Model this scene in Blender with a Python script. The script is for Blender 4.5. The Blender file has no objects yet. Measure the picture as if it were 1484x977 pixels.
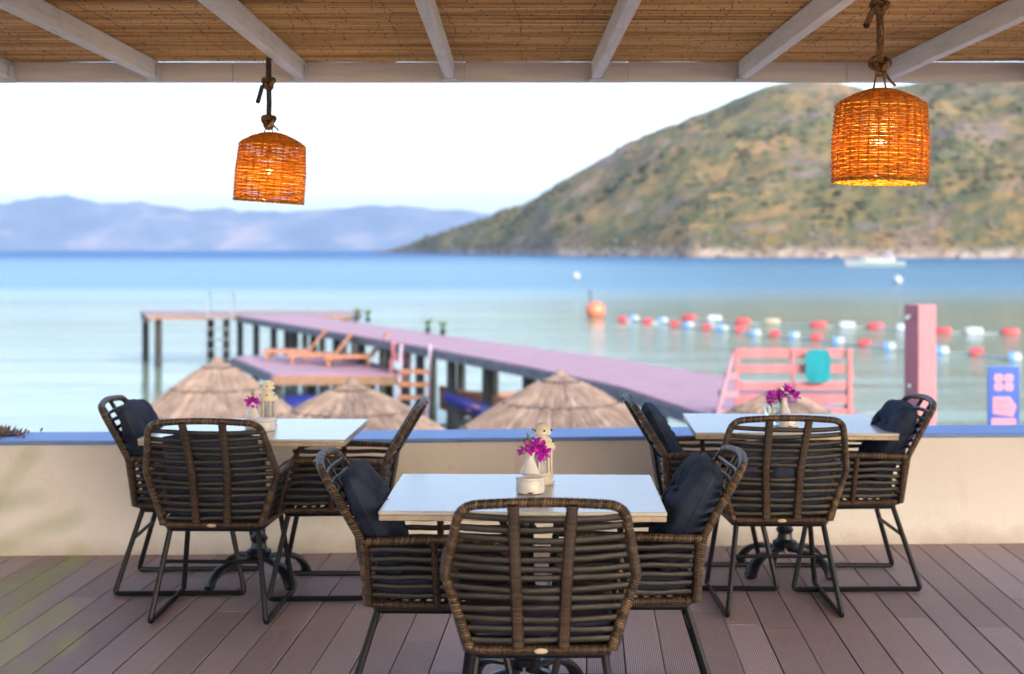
import bpy, math, random
from mathutils import Vector, Matrix, noise
random.seed(7)
R = math.radians
PI = math.pi
scene = bpy.context.scene
col = scene.collection

# ------------------------------------------------------------------ camera
FPX = 2061.0            # focal length in photograph pixels (1484 wide)
EYE = 1.63
SEA = -3.19
def P(px, py, D):       # a point seen at photograph pixel (px, py) at distance D
    return Vector(((px - 742.0) * D / FPX, D, EYE - (py - 362.0) * D / FPX))
cam_data = bpy.data.cameras.new('camera')
cam = bpy.data.objects.new('camera', cam_data)
col.objects.link(cam)
cam.location = (0, 0, EYE)
cam.rotation_euler = (PI / 2, 0, 0)
cam_data.sensor_width = 36
cam_data.lens = 50
cam_data.shift_y = -126.5 / 1484
cam_data.clip_start = 0.05
cam_data.clip_end = 90000
cam_data.dof.use_dof = True
cam_data.dof.focus_distance = 5.3
cam_data.dof.aperture_fstop = 2.2
scene.camera = cam

# ------------------------------------------------------------------ light
SUN_EL, SUN_AZ = 27.0, 148.0      # degrees; azimuth clockwise from +Y (behind the camera, to the right)
world = bpy.data.worlds.new('World')
scene.world = world
world.use_nodes = True
wn = world.node_tree
bg = wn.nodes['Background']
sky = wn.nodes.new('ShaderNodeTexSky')
sky.sky_type = 'NISHITA'
sky.sun_disc = False
sky.sun_elevation = R(SUN_EL)
sky.sun_rotation = R(SUN_AZ)
sky.air_density = 0.8
sky.dust_density = 2.5
sky.ozone_density = 0.3
sky.altitude = 0
wn.links.new(sky.outputs[0], bg.inputs[0])
bg.inputs[1].default_value = 0.15
sun_data = bpy.data.lights.new('sun', 'SUN')
sun_data.energy = 1.0
sun_data.angle = R(10)
sun_data.color = (1.0, 0.86, 0.70)
sun = bpy.data.objects.new('sun', sun_data)
col.objects.link(sun)
sd = Vector((math.sin(R(SUN_AZ)) * math.cos(R(SUN_EL)), math.cos(R(SUN_AZ)) * math.cos(R(SUN_EL)), math.sin(R(SUN_EL))))
sun.rotation_euler = sd.to_track_quat('Z', 'Y').to_euler()
scene.view_settings.view_transform = 'Standard'
scene.view_settings.look = 'None'
scene.view_settings.exposure = 2.1
scene.view_settings.gamma = 1.0
cy = scene.cycles
cy.use_denoising = True
cy.max_bounces = 8
cy.diffuse_bounces = 4
cy.glossy_bounces = 4
cy.transmission_bounces = 6
cy.transparent_max_bounces = 8
cy.volume_bounces = 0
cy.caustics_reflective = False
cy.caustics_refractive = False
cy.sample_clamp_indirect = 8.0

# ------------------------------------------------------------------ helpers
def lin(c):
    c = c / 255.0
    return c / 12.92 if c <= 0.04045 else ((c + 0.055) / 1.055) ** 2.4
def rgb(r, g, b): return (lin(r), lin(g), lin(b), 1.0)

class N:                                            # small node-tree writer
    def __init__(s, name):
        s.m = bpy.data.materials.new(name); s.m.use_nodes = True
        s.t = s.m.node_tree; s.b = s.t.nodes['Principled BSDF']; s.out = s.t.nodes['Material Output']
        s.x = 0
    def n(s, kind, **kw):
        nd = s.t.nodes.new('ShaderNode' + kind)
        for k, v in kw.items():
            if hasattr(nd, k): setattr(nd, k, v)
            else: nd.inputs[k.replace('_', ' ')].default_value = v
        return nd
    def l(s, a, b): s.t.links.new(a, b)
    def coord(s, which='Object', scale=(1, 1, 1), rot=(0, 0, 0)):
        tc = s.n('TexCoord'); mp = s.n('Mapping')
        mp.inputs['Scale'].default_value = scale; mp.inputs['Rotation'].default_value = rot
        s.l(tc.outputs[which], mp.inputs[0]); return mp.outputs[0]
    def noise(s, vec, scale, detail=4, rough=0.55, dist=0.0):
        nd = s.n('TexNoise'); nd.inputs['Scale'].default_value = scale; nd.inputs['Detail'].default_value = detail
        nd.inputs['Roughness'].default_value = rough; nd.inputs['Distortion'].default_value = dist
        s.l(vec, nd.inputs['Vector']); return nd.outputs['Fac']
    def ramp(s, fac, stops):
        nd = s.n('ValToRGB'); cr = nd.color_ramp
        while len(cr.elements) < len(stops): cr.elements.new(0.5)
        for e, (p, c) in zip(cr.elements, stops): e.position = p; e.color = c if len(c) == 4 else (*c, 1)
        s.l(fac, nd.inputs[0]); return nd.outputs[0]
    def mix(s, fac, a, b, mode='MIX'):
        nd = s.n('MixRGB', blend_type=mode)
        for i, v in ((0, fac), (1, a), (2, b)):
            if hasattr(v, 'is_output'): s.l(v, nd.inputs[i])
            else: nd.inputs[i].default_value = v
        return nd.outputs[0]
    def math(s, op, a, b=0.0, c=None):
        nd = s.n('Math', operation=op)
        for i, v in ((0, a), (1, b)) + (((2, c),) if c is not None else ()):
            if hasattr(v, 'is_output'): s.l(v, nd.inputs[i])
            else: nd.inputs[i].default_value = v
        return nd.outputs[0]
    def bump(s, h, strength=0.3, dist=0.01):
        nd = s.n('Bump'); nd.inputs['Strength'].default_value = strength; nd.inputs['Distance'].default_value = dist
        s.l(h, nd.inputs['Height']); s.l(nd.outputs[0], s.b.inputs['Normal']); return nd
    def base(s, v):
        if hasattr(v, 'is_output'): s.l(v, s.b.inputs['Base Color'])
        else: s.b.inputs['Base Color'].default_value = v
    def set(s, **kw):
        for k, v in kw.items(): s.b.inputs[k.replace('_', ' ')].default_value = v
        return s
G = lambda v: (v, v, v, 1)

def simple(name, c, rough=0.6, metal=0.0, var=0.12, scale=12.0, bump=0.0, bdist=0.002, spec=0.5):
    m = N(name); v = m.coord()
    f = m.noise(v, scale, 5)
    d = tuple(x * (1 - var * 1.6) for x in c[:3]) + (1,); e = tuple(min(1, x * (1 + var)) for x in c[:3]) + (1,)
    m.base(m.ramp(f, [(0.3, d), (0.7, e)]))
    m.set(Roughness=rough, Metallic=metal); m.b.inputs['Specular IOR Level'].default_value = spec
    if bump: m.bump(m.noise(v, scale * 6, 4), bump, bdist)
    return m.m

class MB:                                           # collects shapes of ONE mesh object
    def __init__(s): s.v = []; s.f = []; s.uv = []
    def add(s, vs, fs, uvs=None, M=None):
        o = len(s.v)
        s.v += [tuple(M @ Vector(v)) if M else tuple(v) for v in vs]
        for i, f in enumerate(fs):
            s.f.append(tuple(k + o for k in f))
            s.uv.append(uvs[i] if uvs else [(0, 0)] * len(f))
    def box(s, c, d, M=None):
        x, y, z = (q / 2 for q in d); cx, cy_, cz = c
        vs = [(cx + a * x, cy_ + b * y, cz + e * z) for a in (-1, 1) for b in (-1, 1) for e in (-1, 1)]
        s.add(vs, [(0, 1, 3, 2), (4, 6, 7, 5), (0, 4, 5, 1), (2, 3, 7, 6), (0, 2, 6, 4), (1, 5, 7, 3)], None, M)
    def prism(s, pts, z0, z1, M=None):
        n = len(pts)
        vs = [(p[0], p[1], z0) for p in pts] + [(p[0], p[1], z1) for p in pts]
        fs = [tuple(range(n - 1, -1, -1)), tuple(range(n, 2 * n))] + [(i, (i + 1) % n, n + (i + 1) % n, n + i) for i in range(n)]
        s.add(vs, fs, None, M)
    def lathe(s, prof, n=24, M=None, c=(0, 0, 0), cap=True):
        vs = [(c[0] + r * math.cos(2 * PI * k / n), c[1] + r * math.sin(2 * PI * k / n), c[2] + z) for r, z in prof for k in range(n)]
        fs = []
        for i in range(len(prof) - 1):
            for k in range(n):
                a = i * n + k; b = i * n + (k + 1) % n
                fs.append((a, b, b + n, a + n))
        if cap:
            fs.append(tuple(range(n - 1, -1, -1))); fs.append(tuple(range((len(prof) - 1) * n, len(prof) * n)))
        s.add(vs, fs, None, M)
    def ball(s, c, r, n=10, m=6, sc=(1, 1, 1), M=None):
        prof = [(max(1e-4, math.sin(PI * i / m)) * r, -math.cos(PI * i / m) * r) for i in range(m + 1)]
        MM = Matrix.Translation(c) @ Matrix.Diagonal((*sc, 1))
        s.lathe(prof, n, (M @ MM) if M else MM)
    def tube(s, pts, r, n=8, closed=False, disp=None, M=None, flat=None, up=None, cap=True):
        """r number or list; disp(u, v)->radius factor; flat=(a,b) scales of the section"""
        pts = [Vector(p) for p in pts]; L = len(pts)
        rs = r if isinstance(r, (list, tuple)) else [r] * L
        T = []
        for i in range(L):
            a = pts[(i - 1) % L] if (closed or i > 0) else pts[i]
            b = pts[(i + 1) % L] if (closed or i < L - 1) else pts[i]
            t = (b - a); T.append(t.normalized() if t.length > 1e-9 else Vector((0, 0, 1)))
        u0 = Vector(up) if up else (Vector((0, 0, 1)) if abs(T[0].z) < 0.9 else Vector((0, 1, 0)))
        nrm = (u0 - T[0] * u0.dot(T[0])).normalized()
        vs = []; us = []; acc = 0.0
        for i in range(L):
            if i: acc += (pts[i] - pts[i - 1]).length
            us.append(acc)
            if up:
                w = u0 - T[i] * u0.dot(T[i]); nrm = w.normalized() if w.length > 1e-6 else nrm
            else:
                w = nrm - T[i] * nrm.dot(T[i]); nrm = w.normalized() if w.length > 1e-6 else nrm
            bi = T[i].cross(nrm)
            for k in range(n):
                th = 2 * PI * k / n
                q = rs[i] * (disp(acc, k / n) if disp else 1.0)
                a, b = (flat if flat else (1, 1))
                vs.append(tuple(pts[i] + nrm * (math.cos(th) * q * a) + bi * (math.sin(th) * q * b)))
        fs = []; uvs = []
        rng = L if closed else L - 1
        for i in range(rng):
            j = (i + 1) % L
            ua = us[i]; ub = us[j] if j else acc + (pts[0] - pts[-1]).length
            for k in range(n):
                k2 = (k + 1) % n
                fs.append((i * n + k, i * n + k2, j * n + k2, j * n + k))
                uvs.append([(ua, k / n), (ua, (k + 1) / n), (ub, (k + 1) / n), (ub, k / n)])
        if not closed and cap:
            fs.append(tuple(range(n - 1, -1, -1))); uvs.append([(0, 0)] * n)
            fs.append(tuple(range((L - 1) * n, L * n))); uvs.append([(0, 0)] * n)
        s.add(vs, fs, uvs, M)
    def build(s, name, mat, parent=None, smooth=True, bevel=0.0, angle=40):
        me = bpy.data.meshes.new(name)
        me.from_pydata(s.v, [], s.f)
        uvl = me.uv_layers.new(name='UVMap')
        flat = [c for f in s.uv for p in f for c in p]
        uvl.data.foreach_set('uv', flat)
        me.update()
        if mat: me.materials.append(mat)
        if smooth: 
            me.polygons.foreach_set('use_smooth', [True] * len(me.polygons))
            try: me.set_sharp_from_angle(angle=R(angle))
            except Exception: pass
        o = bpy.data.objects.new(name, me); col.objects.link(o)
        if bevel:
            b = o.modifiers.new('bevel', 'BEVEL'); b.width = bevel; b.segments = 2; b.limit_method = 'ANGLE'; b.angle_limit = R(35)
        if parent: o.parent = parent
        return o

def thing(name, label, cat, loc=(0, 0, 0), rz=0.0, group=None):
    o = bpy.data.objects.new(name, None); col.objects.link(o)
    o.location = loc; o.rotation_euler = (0, 0, rz); o.empty_display_size = 0.1
    return tag(o, label, cat, group)
def tag(o, label, cat, group=None):
    o['label'] = label; o['category'] = cat
    if group: o['group'] = group
    return o
def kind(o, k): o['kind'] = k; return o
def dup(root, loc=None, rz=None, label=None, group=None, scale=None):
    r = root.copy(); col.objects.link(r)
    if loc is not None: r.location = loc
    if rz is not None: r.rotation_euler = (0, 0, rz)
    if scale is not None: r.scale = scale
    if label: r['label'] = label
    if group: r['group'] = group
    for ch in list(root.children):
        c = ch.copy(); col.objects.link(c); c.parent = r
        for g in list(ch.children):
            d = g.copy(); col.objects.link(d); d.parent = c
    return r

def fillet(pts, rad, seg=5, closed=False):
    pts = [Vector(p) for p in pts]; out = []; L = len(pts)
    for i in range(L):
        if not closed and i in (0, L - 1): out.append(pts[i]); continue
        p = pts[i]; a = pts[i - 1]; b = pts[(i + 1) % L]
        rr = rad[i] if isinstance(rad, (list, tuple)) else rad
        d1 = min(rr, (a - p).length * 0.48); d2 = min(rr, (b - p).length * 0.48)
        A = p + (a - p).normalized() * d1; B = p + (b - p).normalized() * d2
        for k in range(seg + 1):
            t = k / seg
            out.append(A * (1 - t) ** 2 + p * 2 * t * (1 - t) + B * t ** 2)
    return out
def resample(pts, step, closed=False):
    pts = [Vector(p) for p in pts]
    if closed: pts = pts + [pts[0]]
    d = [0.0]
    for i in range(1, len(pts)): d.append(d[-1] + (pts[i] - pts[i - 1]).length)
    n = max(2, int(round(d[-1] / step))); out = []; j = 0
    for k in range(n + (0 if closed else 1)):
        t = d[-1] * k / n
        while j < len(d) - 2 and d[j + 1] < t: j += 1
        q = (t - d[j]) / max(1e-9, d[j + 1] - d[j]); out.append(pts[j].lerp(pts[j + 1], min(1, q)))
    return out
def interp(x, tab):
    if x <= tab[0][0]: return tab[0][1]
    for (a, b), (c, d) in zip(tab, tab[1:]):
        if x <= c:
            t = (x - a) / (c - a); return b + (d - b) * t
    return tab[-1][1]

# ------------------------------------------------------------------ materials
def wicker_mat(name, dark, mid, light, pitch=0.010, turns=2.0, rough=0.5):
    m = N(name); tc = m.n('TexCoord'); sp = m.n('SeparateXYZ'); m.l(tc.outputs['UV'], sp.inputs[0])
    t = m.math('ADD', m.math('DIVIDE', sp.outputs[0], pitch), m.math('MULTIPLY', sp.outputs[1], turns))
    fr = m.math('FRACT', t); fl = m.math('FLOOR', t)
    ridge = m.math('SINE', m.math('MULTIPLY', fr, PI))
    wn_ = m.n('TexWhiteNoise'); wn_.noise_dimensions = '1D'; m.l(fl, wn_.inputs['W'])
    v = m.coord()
    big = m.noise(v, 9, 3); fine = m.noise(v, 160, 2)
    f = m.math('ADD', m.math('MULTIPLY', wn_.outputs['Value'], 0.45), m.math('MULTIPLY', big, 0.4))
    f = m.math('ADD', f, m.math('MULTIPLY', fine, 0.15))
    c = m.ramp(f, [(0.2, dark), (0.5, mid), (0.85, light)])
    c = m.mix(m.ramp(ridge, [(0.0, G(1)), (0.45, G(0))]), c, tuple(x * 0.35 for x in dark[:3]) + (1,))
    m.base(c); m.set(Roughness=rough); m.bump(ridge, 0.8, 0.003)
    return m.m
M_wicker = wicker_mat('wicker_brown', rgb(38, 28, 19), rgb(76, 58, 41), rgb(132, 106, 77), 0.009, 2.0, 0.42)
M_wrap = wicker_mat('wicker_wrapped', rgb(40, 28, 21), rgb(66, 48, 37), rgb(96, 73, 54), 0.007, 1.0, 0.42)
M_rope = wicker_mat('rope', rgb(80, 58, 36), rgb(124, 94, 60), rgb(160, 128, 88), 0.012, 3.0, 0.85)
M_ropedark = wicker_mat('rope_dark', rgb(44, 42, 36), rgb(70, 66, 54), rgb(96, 88, 70), 0.012, 3.0, 0.85)
def strap_mat():
    m = N('strap_weave'); v = m.coord('Object')
    f = m.noise(v, 14, 4); st = m.noise(m.coord('Object', (12, 12, 260)), 2.0, 2)
    ff = m.math('ADD', m.math('MULTIPLY', f, 0.6), m.math('MULTIPLY', st, 0.4))
    m.base(m.ramp(ff, [(0.35, rgb(14, 12, 11)), (0.55, rgb(30, 25, 22)), (0.75, rgb(54, 45, 37))]))
    m.set(Roughness=0.42); m.bump(st, 0.5, 0.002); return m.m
M_strap = strap_mat()
M_metal = simple('black_steel', rgb(10, 13, 20), 0.45, 0.0, 0.2, 30, 0.1, spec=0.3)
M_castiron = simple('black_cast_iron', rgb(22, 24, 30), 0.30, 0.0, 0.2, 14, 0.15, spec=0.6)
def cushion_mat():
    m = N('cushion_fabric'); v = m.coord()
    f = m.noise(v, 5, 4); w1 = m.n('TexWave'); w1.inputs['Scale'].default_value = 260; m.l(v, w1.inputs[0])
    w2 = m.n('TexWave', bands_direction='Z'); w2.inputs['Scale'].default_value = 260; m.l(v, w2.inputs[0])
    m.base(m.ramp(f, [(0.3, rgb(28, 36, 54)), (0.7, rgb(64, 74, 98))]))
    m.set(Roughness=0.9); m.b.inputs['Specular IOR Level'].default_value = 0.2
    m.bump(m.math('ADD', m.math('MULTIPLY', m.math('ADD', w1.outputs['Fac'], w2.outputs['Fac']), 0.1), m.noise(v, 22, 5)), 0.5, 0.006)
    return m.m
M_cushion = cushion_mat()
M_white = simple('white_ceramic', (0.78, 0.77, 0.75, 1), 0.18, 0, 0.04, 8)
M_cream = simple('cream_painted_metal', (0.74, 0.68, 0.56, 1), 0.4, 0, 0.06, 30)
def table_mat():
    m = N('pale_laminate'); v = m.coord('Object', (1, 1, 1))
    f = m.noise(v, 3.0, 8, 0.6, 1.2)
    m.base(m.ramp(f, [(0.3, (0.565, 0.57, 0.555, 1)), (0.5, (0.58, 0.585, 0.57, 1)), (0.56, (0.565, 0.565, 0.555, 1)), (0.62, (0.58, 0.585, 0.57, 1))]))
    rf = m.noise(v, 25, 4); m.l(m.ramp(rf, [(0.3, G(0.235)), (0.7, G(0.25))]), m.b.inputs['Roughness'])
    return m.m
M_table = table_mat()
M_edge = simple('tan_edge', (0.52, 0.42, 0.32, 1), 0.5, 0, 0.15, 20)
def wall_mat():
    m = N('painted_stucco'); v = m.coord('Object')
    f = m.noise(v, 1.6, 5, 0.6); f2 = m.noise(m.coord('Object', (3, 3, 0.8)), 3.0, 6, 0.65)
    c = m.ramp(f, [(0.3, (0.67, 0.635, 0.60, 1)), (0.7, (0.75, 0.72, 0.695, 1))])
    c = m.mix(m.ramp(f2, [(0.60, G(0)), (0.78, G(0.35))]), c, (0.46, 0.38, 0.31, 1))
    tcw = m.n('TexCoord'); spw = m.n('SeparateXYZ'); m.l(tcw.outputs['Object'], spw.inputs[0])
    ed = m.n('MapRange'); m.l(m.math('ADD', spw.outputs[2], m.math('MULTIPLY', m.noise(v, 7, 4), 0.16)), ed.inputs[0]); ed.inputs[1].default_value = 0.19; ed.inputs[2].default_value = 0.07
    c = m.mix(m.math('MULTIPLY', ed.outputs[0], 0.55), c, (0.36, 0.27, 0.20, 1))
    vo = m.n('TexVoronoi', feature='DISTANCE_TO_EDGE'); vo.inputs['Scale'].default_value = 1.1; wv = m.n('VectorMath', operation='ADD'); m.l(v, wv.inputs[0])
    nz = m.n('TexNoise'); nz.inputs['Scale'].default_value = 5; m.l(v, nz.inputs['Vector']); m.l(nz.outputs['Color'], wv.inputs[1]); m.l(wv.outputs[0], vo.inputs['Vector'])
    c = m.mix(m.math('MULTIPLY', m.ramp(vo.outputs['Distance'], [(0.0, G(1)), (0.006, G(0))]), m.ramp(f, [(0.52, G(0)), (0.62, G(0.22))])), c, (0.25, 0.2, 0.16, 1))
    m.base(c); m.set(Roughness=0.85)
    m.bump(m.math('ADD', m.noise(v, 90, 3), m.math('MULTIPLY', m.noise(v, 9, 3), 1.5)), 0.35, 0.006); return m.m
M_wall = wall_mat()
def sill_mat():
    m = N('sky_tinted_coping'); v = m.coord('Object')  # reflection of the blue sky put into the coping colour
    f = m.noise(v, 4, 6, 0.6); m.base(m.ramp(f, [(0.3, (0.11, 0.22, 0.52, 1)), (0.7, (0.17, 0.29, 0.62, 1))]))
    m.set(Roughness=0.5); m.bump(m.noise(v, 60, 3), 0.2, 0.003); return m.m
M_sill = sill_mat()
def beam_mat():
    m = N('white_painted_timber'); v = m.coord('Object', (14, 1.2, 14))
    f = m.noise(v, 2.5, 6, 0.65); f2 = m.noise(m.coord('Object', (1, 1, 1)), 5, 4)
    c = m.ramp(f, [(0.25, (0.58, 0.62, 0.68, 1)), (0.5, (0.76, 0.80, 0.86, 1)), (0.8, (0.82, 0.85, 0.90, 1))])
    c = m.mix(m.ramp(f2, [(0.6, G(0)), (0.75, G(0.4))]), c, (0.42, 0.41, 0.42, 1))
    m.base(c); m.set(Roughness=0.55); m.bump(f, 0.3, 0.004); return m.m
M_beam = beam_mat()
def fascia_mat():
    m = N('fascia_painted_timber'); v = m.coord('Object', (1, 14, 14))
    f = m.noise(v, 2.0, 6, 0.65)
    m.base(m.ramp(f, [(0.25, (0.58, 0.59, 0.62, 1)), (0.6, (0.74, 0.74, 0.77, 1))])); m.set(Roughness=0.6); m.bump(f, 0.2, 0.004); return m.m
M_fascia = fascia_mat()
def reed_mat():
    m = N('dry_reed'); tc = m.n('TexCoord'); sp = m.n('SeparateXYZ'); m.l(tc.outputs['UV'], sp.inputs[0])
    wn_ = m.n('TexWhiteNoise'); wn_.noise_dimensions = '1D'; m.l(m.math('FLOOR', sp.outputs[1]), wn_.inputs['W'])
    v = m.coord('Object', (0.6, 6, 6)); f = m.noise(v, 3, 5, 0.7)
    k = m.math('FRACT', m.math('ADD', m.math('DIVIDE', sp.outputs[0], 0.19), wn_.outputs['Value']))
    ff = m.math('ADD', m.math('MULTIPLY', wn_.outputs['Value'], 0.55), m.math('MULTIPLY', f, 0.5))
    c = m.ramp(ff, [(0.12, rgb(116, 80, 40)), (0.4, rgb(194, 152, 90)), (0.65, rgb(222, 184, 122)), (0.95, rgb(244, 216, 160))])
    c = m.mix(m.ramp(k, [(0.0, G(0.8)), (0.025, G(0.8)), (0.04, G(0))]), c, rgb(66, 40, 20))
    m.base(c); m.set(Roughness=0.55); return m.m
M_reed = reed_mat()
def deck_mat():
    m = N('composite_decking'); tc = m.n('TexCoord'); sp = m.n('SeparateXYZ'); m.l(tc.outputs['Object'], sp.inputs[0])
    tu = m.n('SeparateXYZ'); m.l(tc.outputs['UV'], tu.inputs[0])
    wn_ = m.n('TexWhiteNoise'); wn_.noise_dimensions = '1D'; m.l(tu.outputs[0], wn_.inputs['W'])
    f = m.noise(m.coord('Object'), 1.8, 6, 0.65); f2 = m.noise(m.coord('Object', (20, 1.5, 1)), 3, 4)
    ff = m.math('ADD', m.math('MULTIPLY', wn_.outputs['Value'], 0.46), m.math('ADD', m.math('MULTIPLY', f, 0.28), m.math('MULTIPLY', f2, 0.26)))
    c = m.ramp(ff, [(0.25, (0.37, 0.265, 0.255, 1)), (0.5, (0.47, 0.355, 0.345, 1)), (0.8, (0.57, 0.45, 0.44, 1))])
    g = m.math('FRACT', m.math('DIVIDE', sp.outputs[0], 0.0078))
    gr = m.ramp(g, [(0.0, G(0)), (0.12, G(1)), (0.62, G(1)), (0.74, G(0))])
    c = m.mix(gr, m.mix(0.55, c, (0.06, 0.04, 0.04, 1)), c)
    m.base(c); m.set(Roughness=0.6); m.bump(gr, 0.5, 0.002); return m.m
M_deck = deck_mat()
M_pink = simple('pink_painted_planks', (0.26, 0.15, 0.195, 1), 0.6, 0, 0.10, 2, 0.2)
M_pinkpost = simple('pink_painted_post', (0.30, 0.11, 0.14, 1), 0.55, 0, 0.08, 3, 0.1)
M_coral = simple('coral_painted_wood', (0.31, 0.105, 0.125, 1), 0.55, 0, 0.12, 5, 0.1)
M_orangewood = simple('orange_varnished_wood', (0.28, 0.115, 0.055, 1), 0.5, 0, 0.2, 6, 0.1)
M_greybeam = simple('weathered_grey_beam', (0.11, 0.12, 0.15, 1), 0.8, 0, 0.25, 4, 0.3)
M_pile = simple('dark_pile', (0.012, 0.018, 0.02, 1), 0.6, 0, 0.4, 3, 0.3)
M_blue = simple('blue_plastic', (0.008, 0.012, 0.12, 1), 0.35, 0, 0.15, 3)
M_steel = simple('stainless_steel', (0.14, 0.19, 0.24, 1), 0.5, 0.2, 0.1, 20)
M_red = simple('red_float', (0.33, 0.045, 0.055, 1), 0.4, 0, 0.15, 3)
M_wht = simple('white_float', (0.30, 0.35, 0.38, 1), 0.4, 0, 0.1, 3)
M_cfl = simple('cream_float', (0.28, 0.26, 0.18, 1), 0.45, 0, 0.1, 3)
M_bfl = simple('blue_float_band', (0.06, 0.20, 0.60, 1), 0.4, 0, 0.1, 3)
M_orange = simple('orange_buoy', (0.48, 0.14, 0.08, 1), 0.4, 0, 0.1, 2)
M_towel = simple('turquoise_towel', (0.002, 0.17, 0.21, 1), 0.95, 0, 0.12, 4, 0.5, 0.01)
M_green = simple('green_leaf', (0.07, 0.14, 0.03, 1), 0.5, 0, 0.4, 12)
M_rosemary = simple('rosemary_leaf', (0.26, 0.36, 0.09, 1), 0.5, 0, 0.4, 40)
M_petal = simple('magenta_bract', (0.62, 0.02, 0.60, 1), 0.6, 0, 0.35, 30)
M_petal.node_tree.nodes['Principled BSDF'].inputs['Subsurface Weight'].default_value = 0.0
M_boatw = simple('white_gelcoat', (0.30, 0.32, 0.34, 1), 0.25, 0, 0.03, 1)
M_boatg = simple('boat_window', (0.02, 0.07, 0.08, 1), 0.1, 0, 0.1, 1)
M_tanbeam = simple('sunlit_tan_beam', (0.19, 0.11, 0.07, 1), 0.7, 0, 0.2, 4)
M_teal = simple('teal_stripe', (0.02, 0.35, 0.28, 1), 0.3, 0, 0.1, 1)
M_sand = simple('beach_sand', (0.40, 0.33, 0.24, 1), 0.95, 0, 0.2, 0.8, 0.4, 0.03)
M_signblue = simple('sign_blue', (0.02, 0.075, 0.34, 1), 0.4, 0, 0.08, 6)
M_signpink = simple('sign_pink', (0.36, 0.19, 0.29, 1), 0.4, 0, 0.05, 6)
M_signred = simple('sign_red_lettering', (0.5, 0.12, 0.2, 1), 0.4, 0, 0.05, 6)
def glass_mat():
    m = N('clear_glass'); m.base((0.92, 0.97, 0.97, 1)); m.set(Roughness=0.02, IOR=1.45); m.b.inputs['Transmission Weight'].default_value = 1.0; return m.m
M_glass = glass_mat()
M_pane = simple('lantern_glass', (0.30, 0.34, 0.36, 1), 0.06, 0, 0.05, 5, spec=0.8)
M_pane.node_tree.nodes['Principled BSDF'].inputs['Alpha'].default_value = 0.35
M_candle = simple('white_wax', (0.85, 0.83, 0.78, 1), 0.4, 0, 0.03, 8)

# ------------------------------------------------------------------ the setting: sea, beach, hills
def sea_mat():
    m = N('sea_water'); tc = m.n('TexCoord'); sp = m.n('SeparateXYZ'); m.l(tc.outputs['Object'], sp.inputs[0])
    y = sp.outputs[1]; x = sp.outputs[0]
    # wind-ruffled water lies off the bay, calm water inside it
    warp = m.noise(m.coord('Object', (0.006, 0.02, 1)), 1.0, 4)
    yy = m.math('ADD', y, m.math('MULTIPLY', m.math('SUBTRACT', warp, 0.5), 60.0))
    ruff = m.n('MapRange'); m.l(yy, ruff.inputs[0]); ruff.inputs[1].default_value = 105; ruff.inputs[2].default_value = 190
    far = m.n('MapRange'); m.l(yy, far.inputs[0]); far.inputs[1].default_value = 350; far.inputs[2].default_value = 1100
    c = m.mix(ruff.outputs[0], (0.15, 0.18, 0.13, 1), (0.015, 0.08, 0.14, 1))  # green tan of the calm zone stands for the headland's reflection
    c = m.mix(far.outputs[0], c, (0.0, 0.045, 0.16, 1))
    m.base(c)
    rr = m.math('ADD', 0.06, m.math('MULTIPLY', ruff.outputs[0], 0.20)); m.l(rr, m.b.inputs['Roughness'])
    m.set(IOR=1.333)
    v1 = m.coord('Object', (0.35, 1.6, 1)); v2 = m.coord('Object', (0.05, 0.30, 1))
    n1 = m.noise(v1, 1.0, 4, 0.6); n2 = m.noise(v2, 1.0, 3, 0.5)
    h = m.math('ADD', m.math('MULTIPLY', n1, 0.10), m.math('MULTIPLY', n2, 0.35))
    b = m.n('Bump'); b.inputs['Distance'].default_value = 1.0
    m.l(m.math('ADD', 0.26, m.math('MULTIPLY', ruff.outputs[0], 0.5)), b.inputs['Strength'])
    m.l(h, b.inputs['Height']); m.l(b.outputs[0], m.b.inputs['Normal'])
    # wave faces seen through: the water body's own colour, with the headland's reflection painted into the calm part
    df = m.n('BsdfDiffuse'); m.l(m.mix(far.outputs[0], m.mix(ruff.outputs[0], (0.13, 0.185, 0.15, 1), (0.04, 0.14, 0.22, 1)), (0.005, 0.07, 0.22, 1)), df.inputs[0])
    strk = m.noise(m.coord('Object', (0.004, 0.05, 1)), 1.0, 4)
    fc = m.math('ADD', m.math('MULTIPLY', ruff.outputs[0], m.math('MULTIPLY', strk, 0.65)), m.math('MULTIPLY', far.outputs[0], 0.42))
    fc = m.math('ADD', fc, m.math('MULTIPLY', m.math('SUBTRACT', 1.0, ruff.outputs[0]), m.math('MULTIPLY', strk, 0.7)))
    mx = m.n('MixShader'); m.l(fc, mx.inputs[0]); m.l(m.b.outputs[0], mx.inputs[1]); m.l(df.outputs[0], mx.inputs[2]); m.l(mx.outputs[0], m.out.inputs[0])
    return m.m
mb = MB()
ys = [24, 60, 150, 400, 1500, 6000, 21500]; xs = [-21500, -6000, -1500, -300, -60, 0, 60, 300, 1500, 6000, 21500]
vs = [(a, b, SEA) for b in ys for a in xs]; nx = len(xs)
mb.add(vs, [(j * nx + i, j * nx + i + 1, (j + 1) * nx + i + 1, (j + 1) * nx + i) for j in range(len(ys) - 1) for i in range(nx - 1)])
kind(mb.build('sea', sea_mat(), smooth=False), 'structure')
mb = MB()
nx = 30
for_y = [(-60, -3.0), (8, -3.0), (18, -3.0), (23, -3.02), (27, -3.12), (30, -3.26), (40, -3.9)]
vs = [(-150 + 300 * i / nx, y, z + (0.04 * noise.noise((i * 1.3, y * .3, 0)) if y < 26 else 0)) for y, z in for_y for i in range(nx + 1)]
mb.add(vs, [(j * (nx + 1) + i, j * (nx + 1) + i + 1, (j + 1) * (nx + 1) + i + 1, (j + 1) * (nx + 1) + i) for j in range(len(for_y) - 1) for i in range(nx)])
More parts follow.
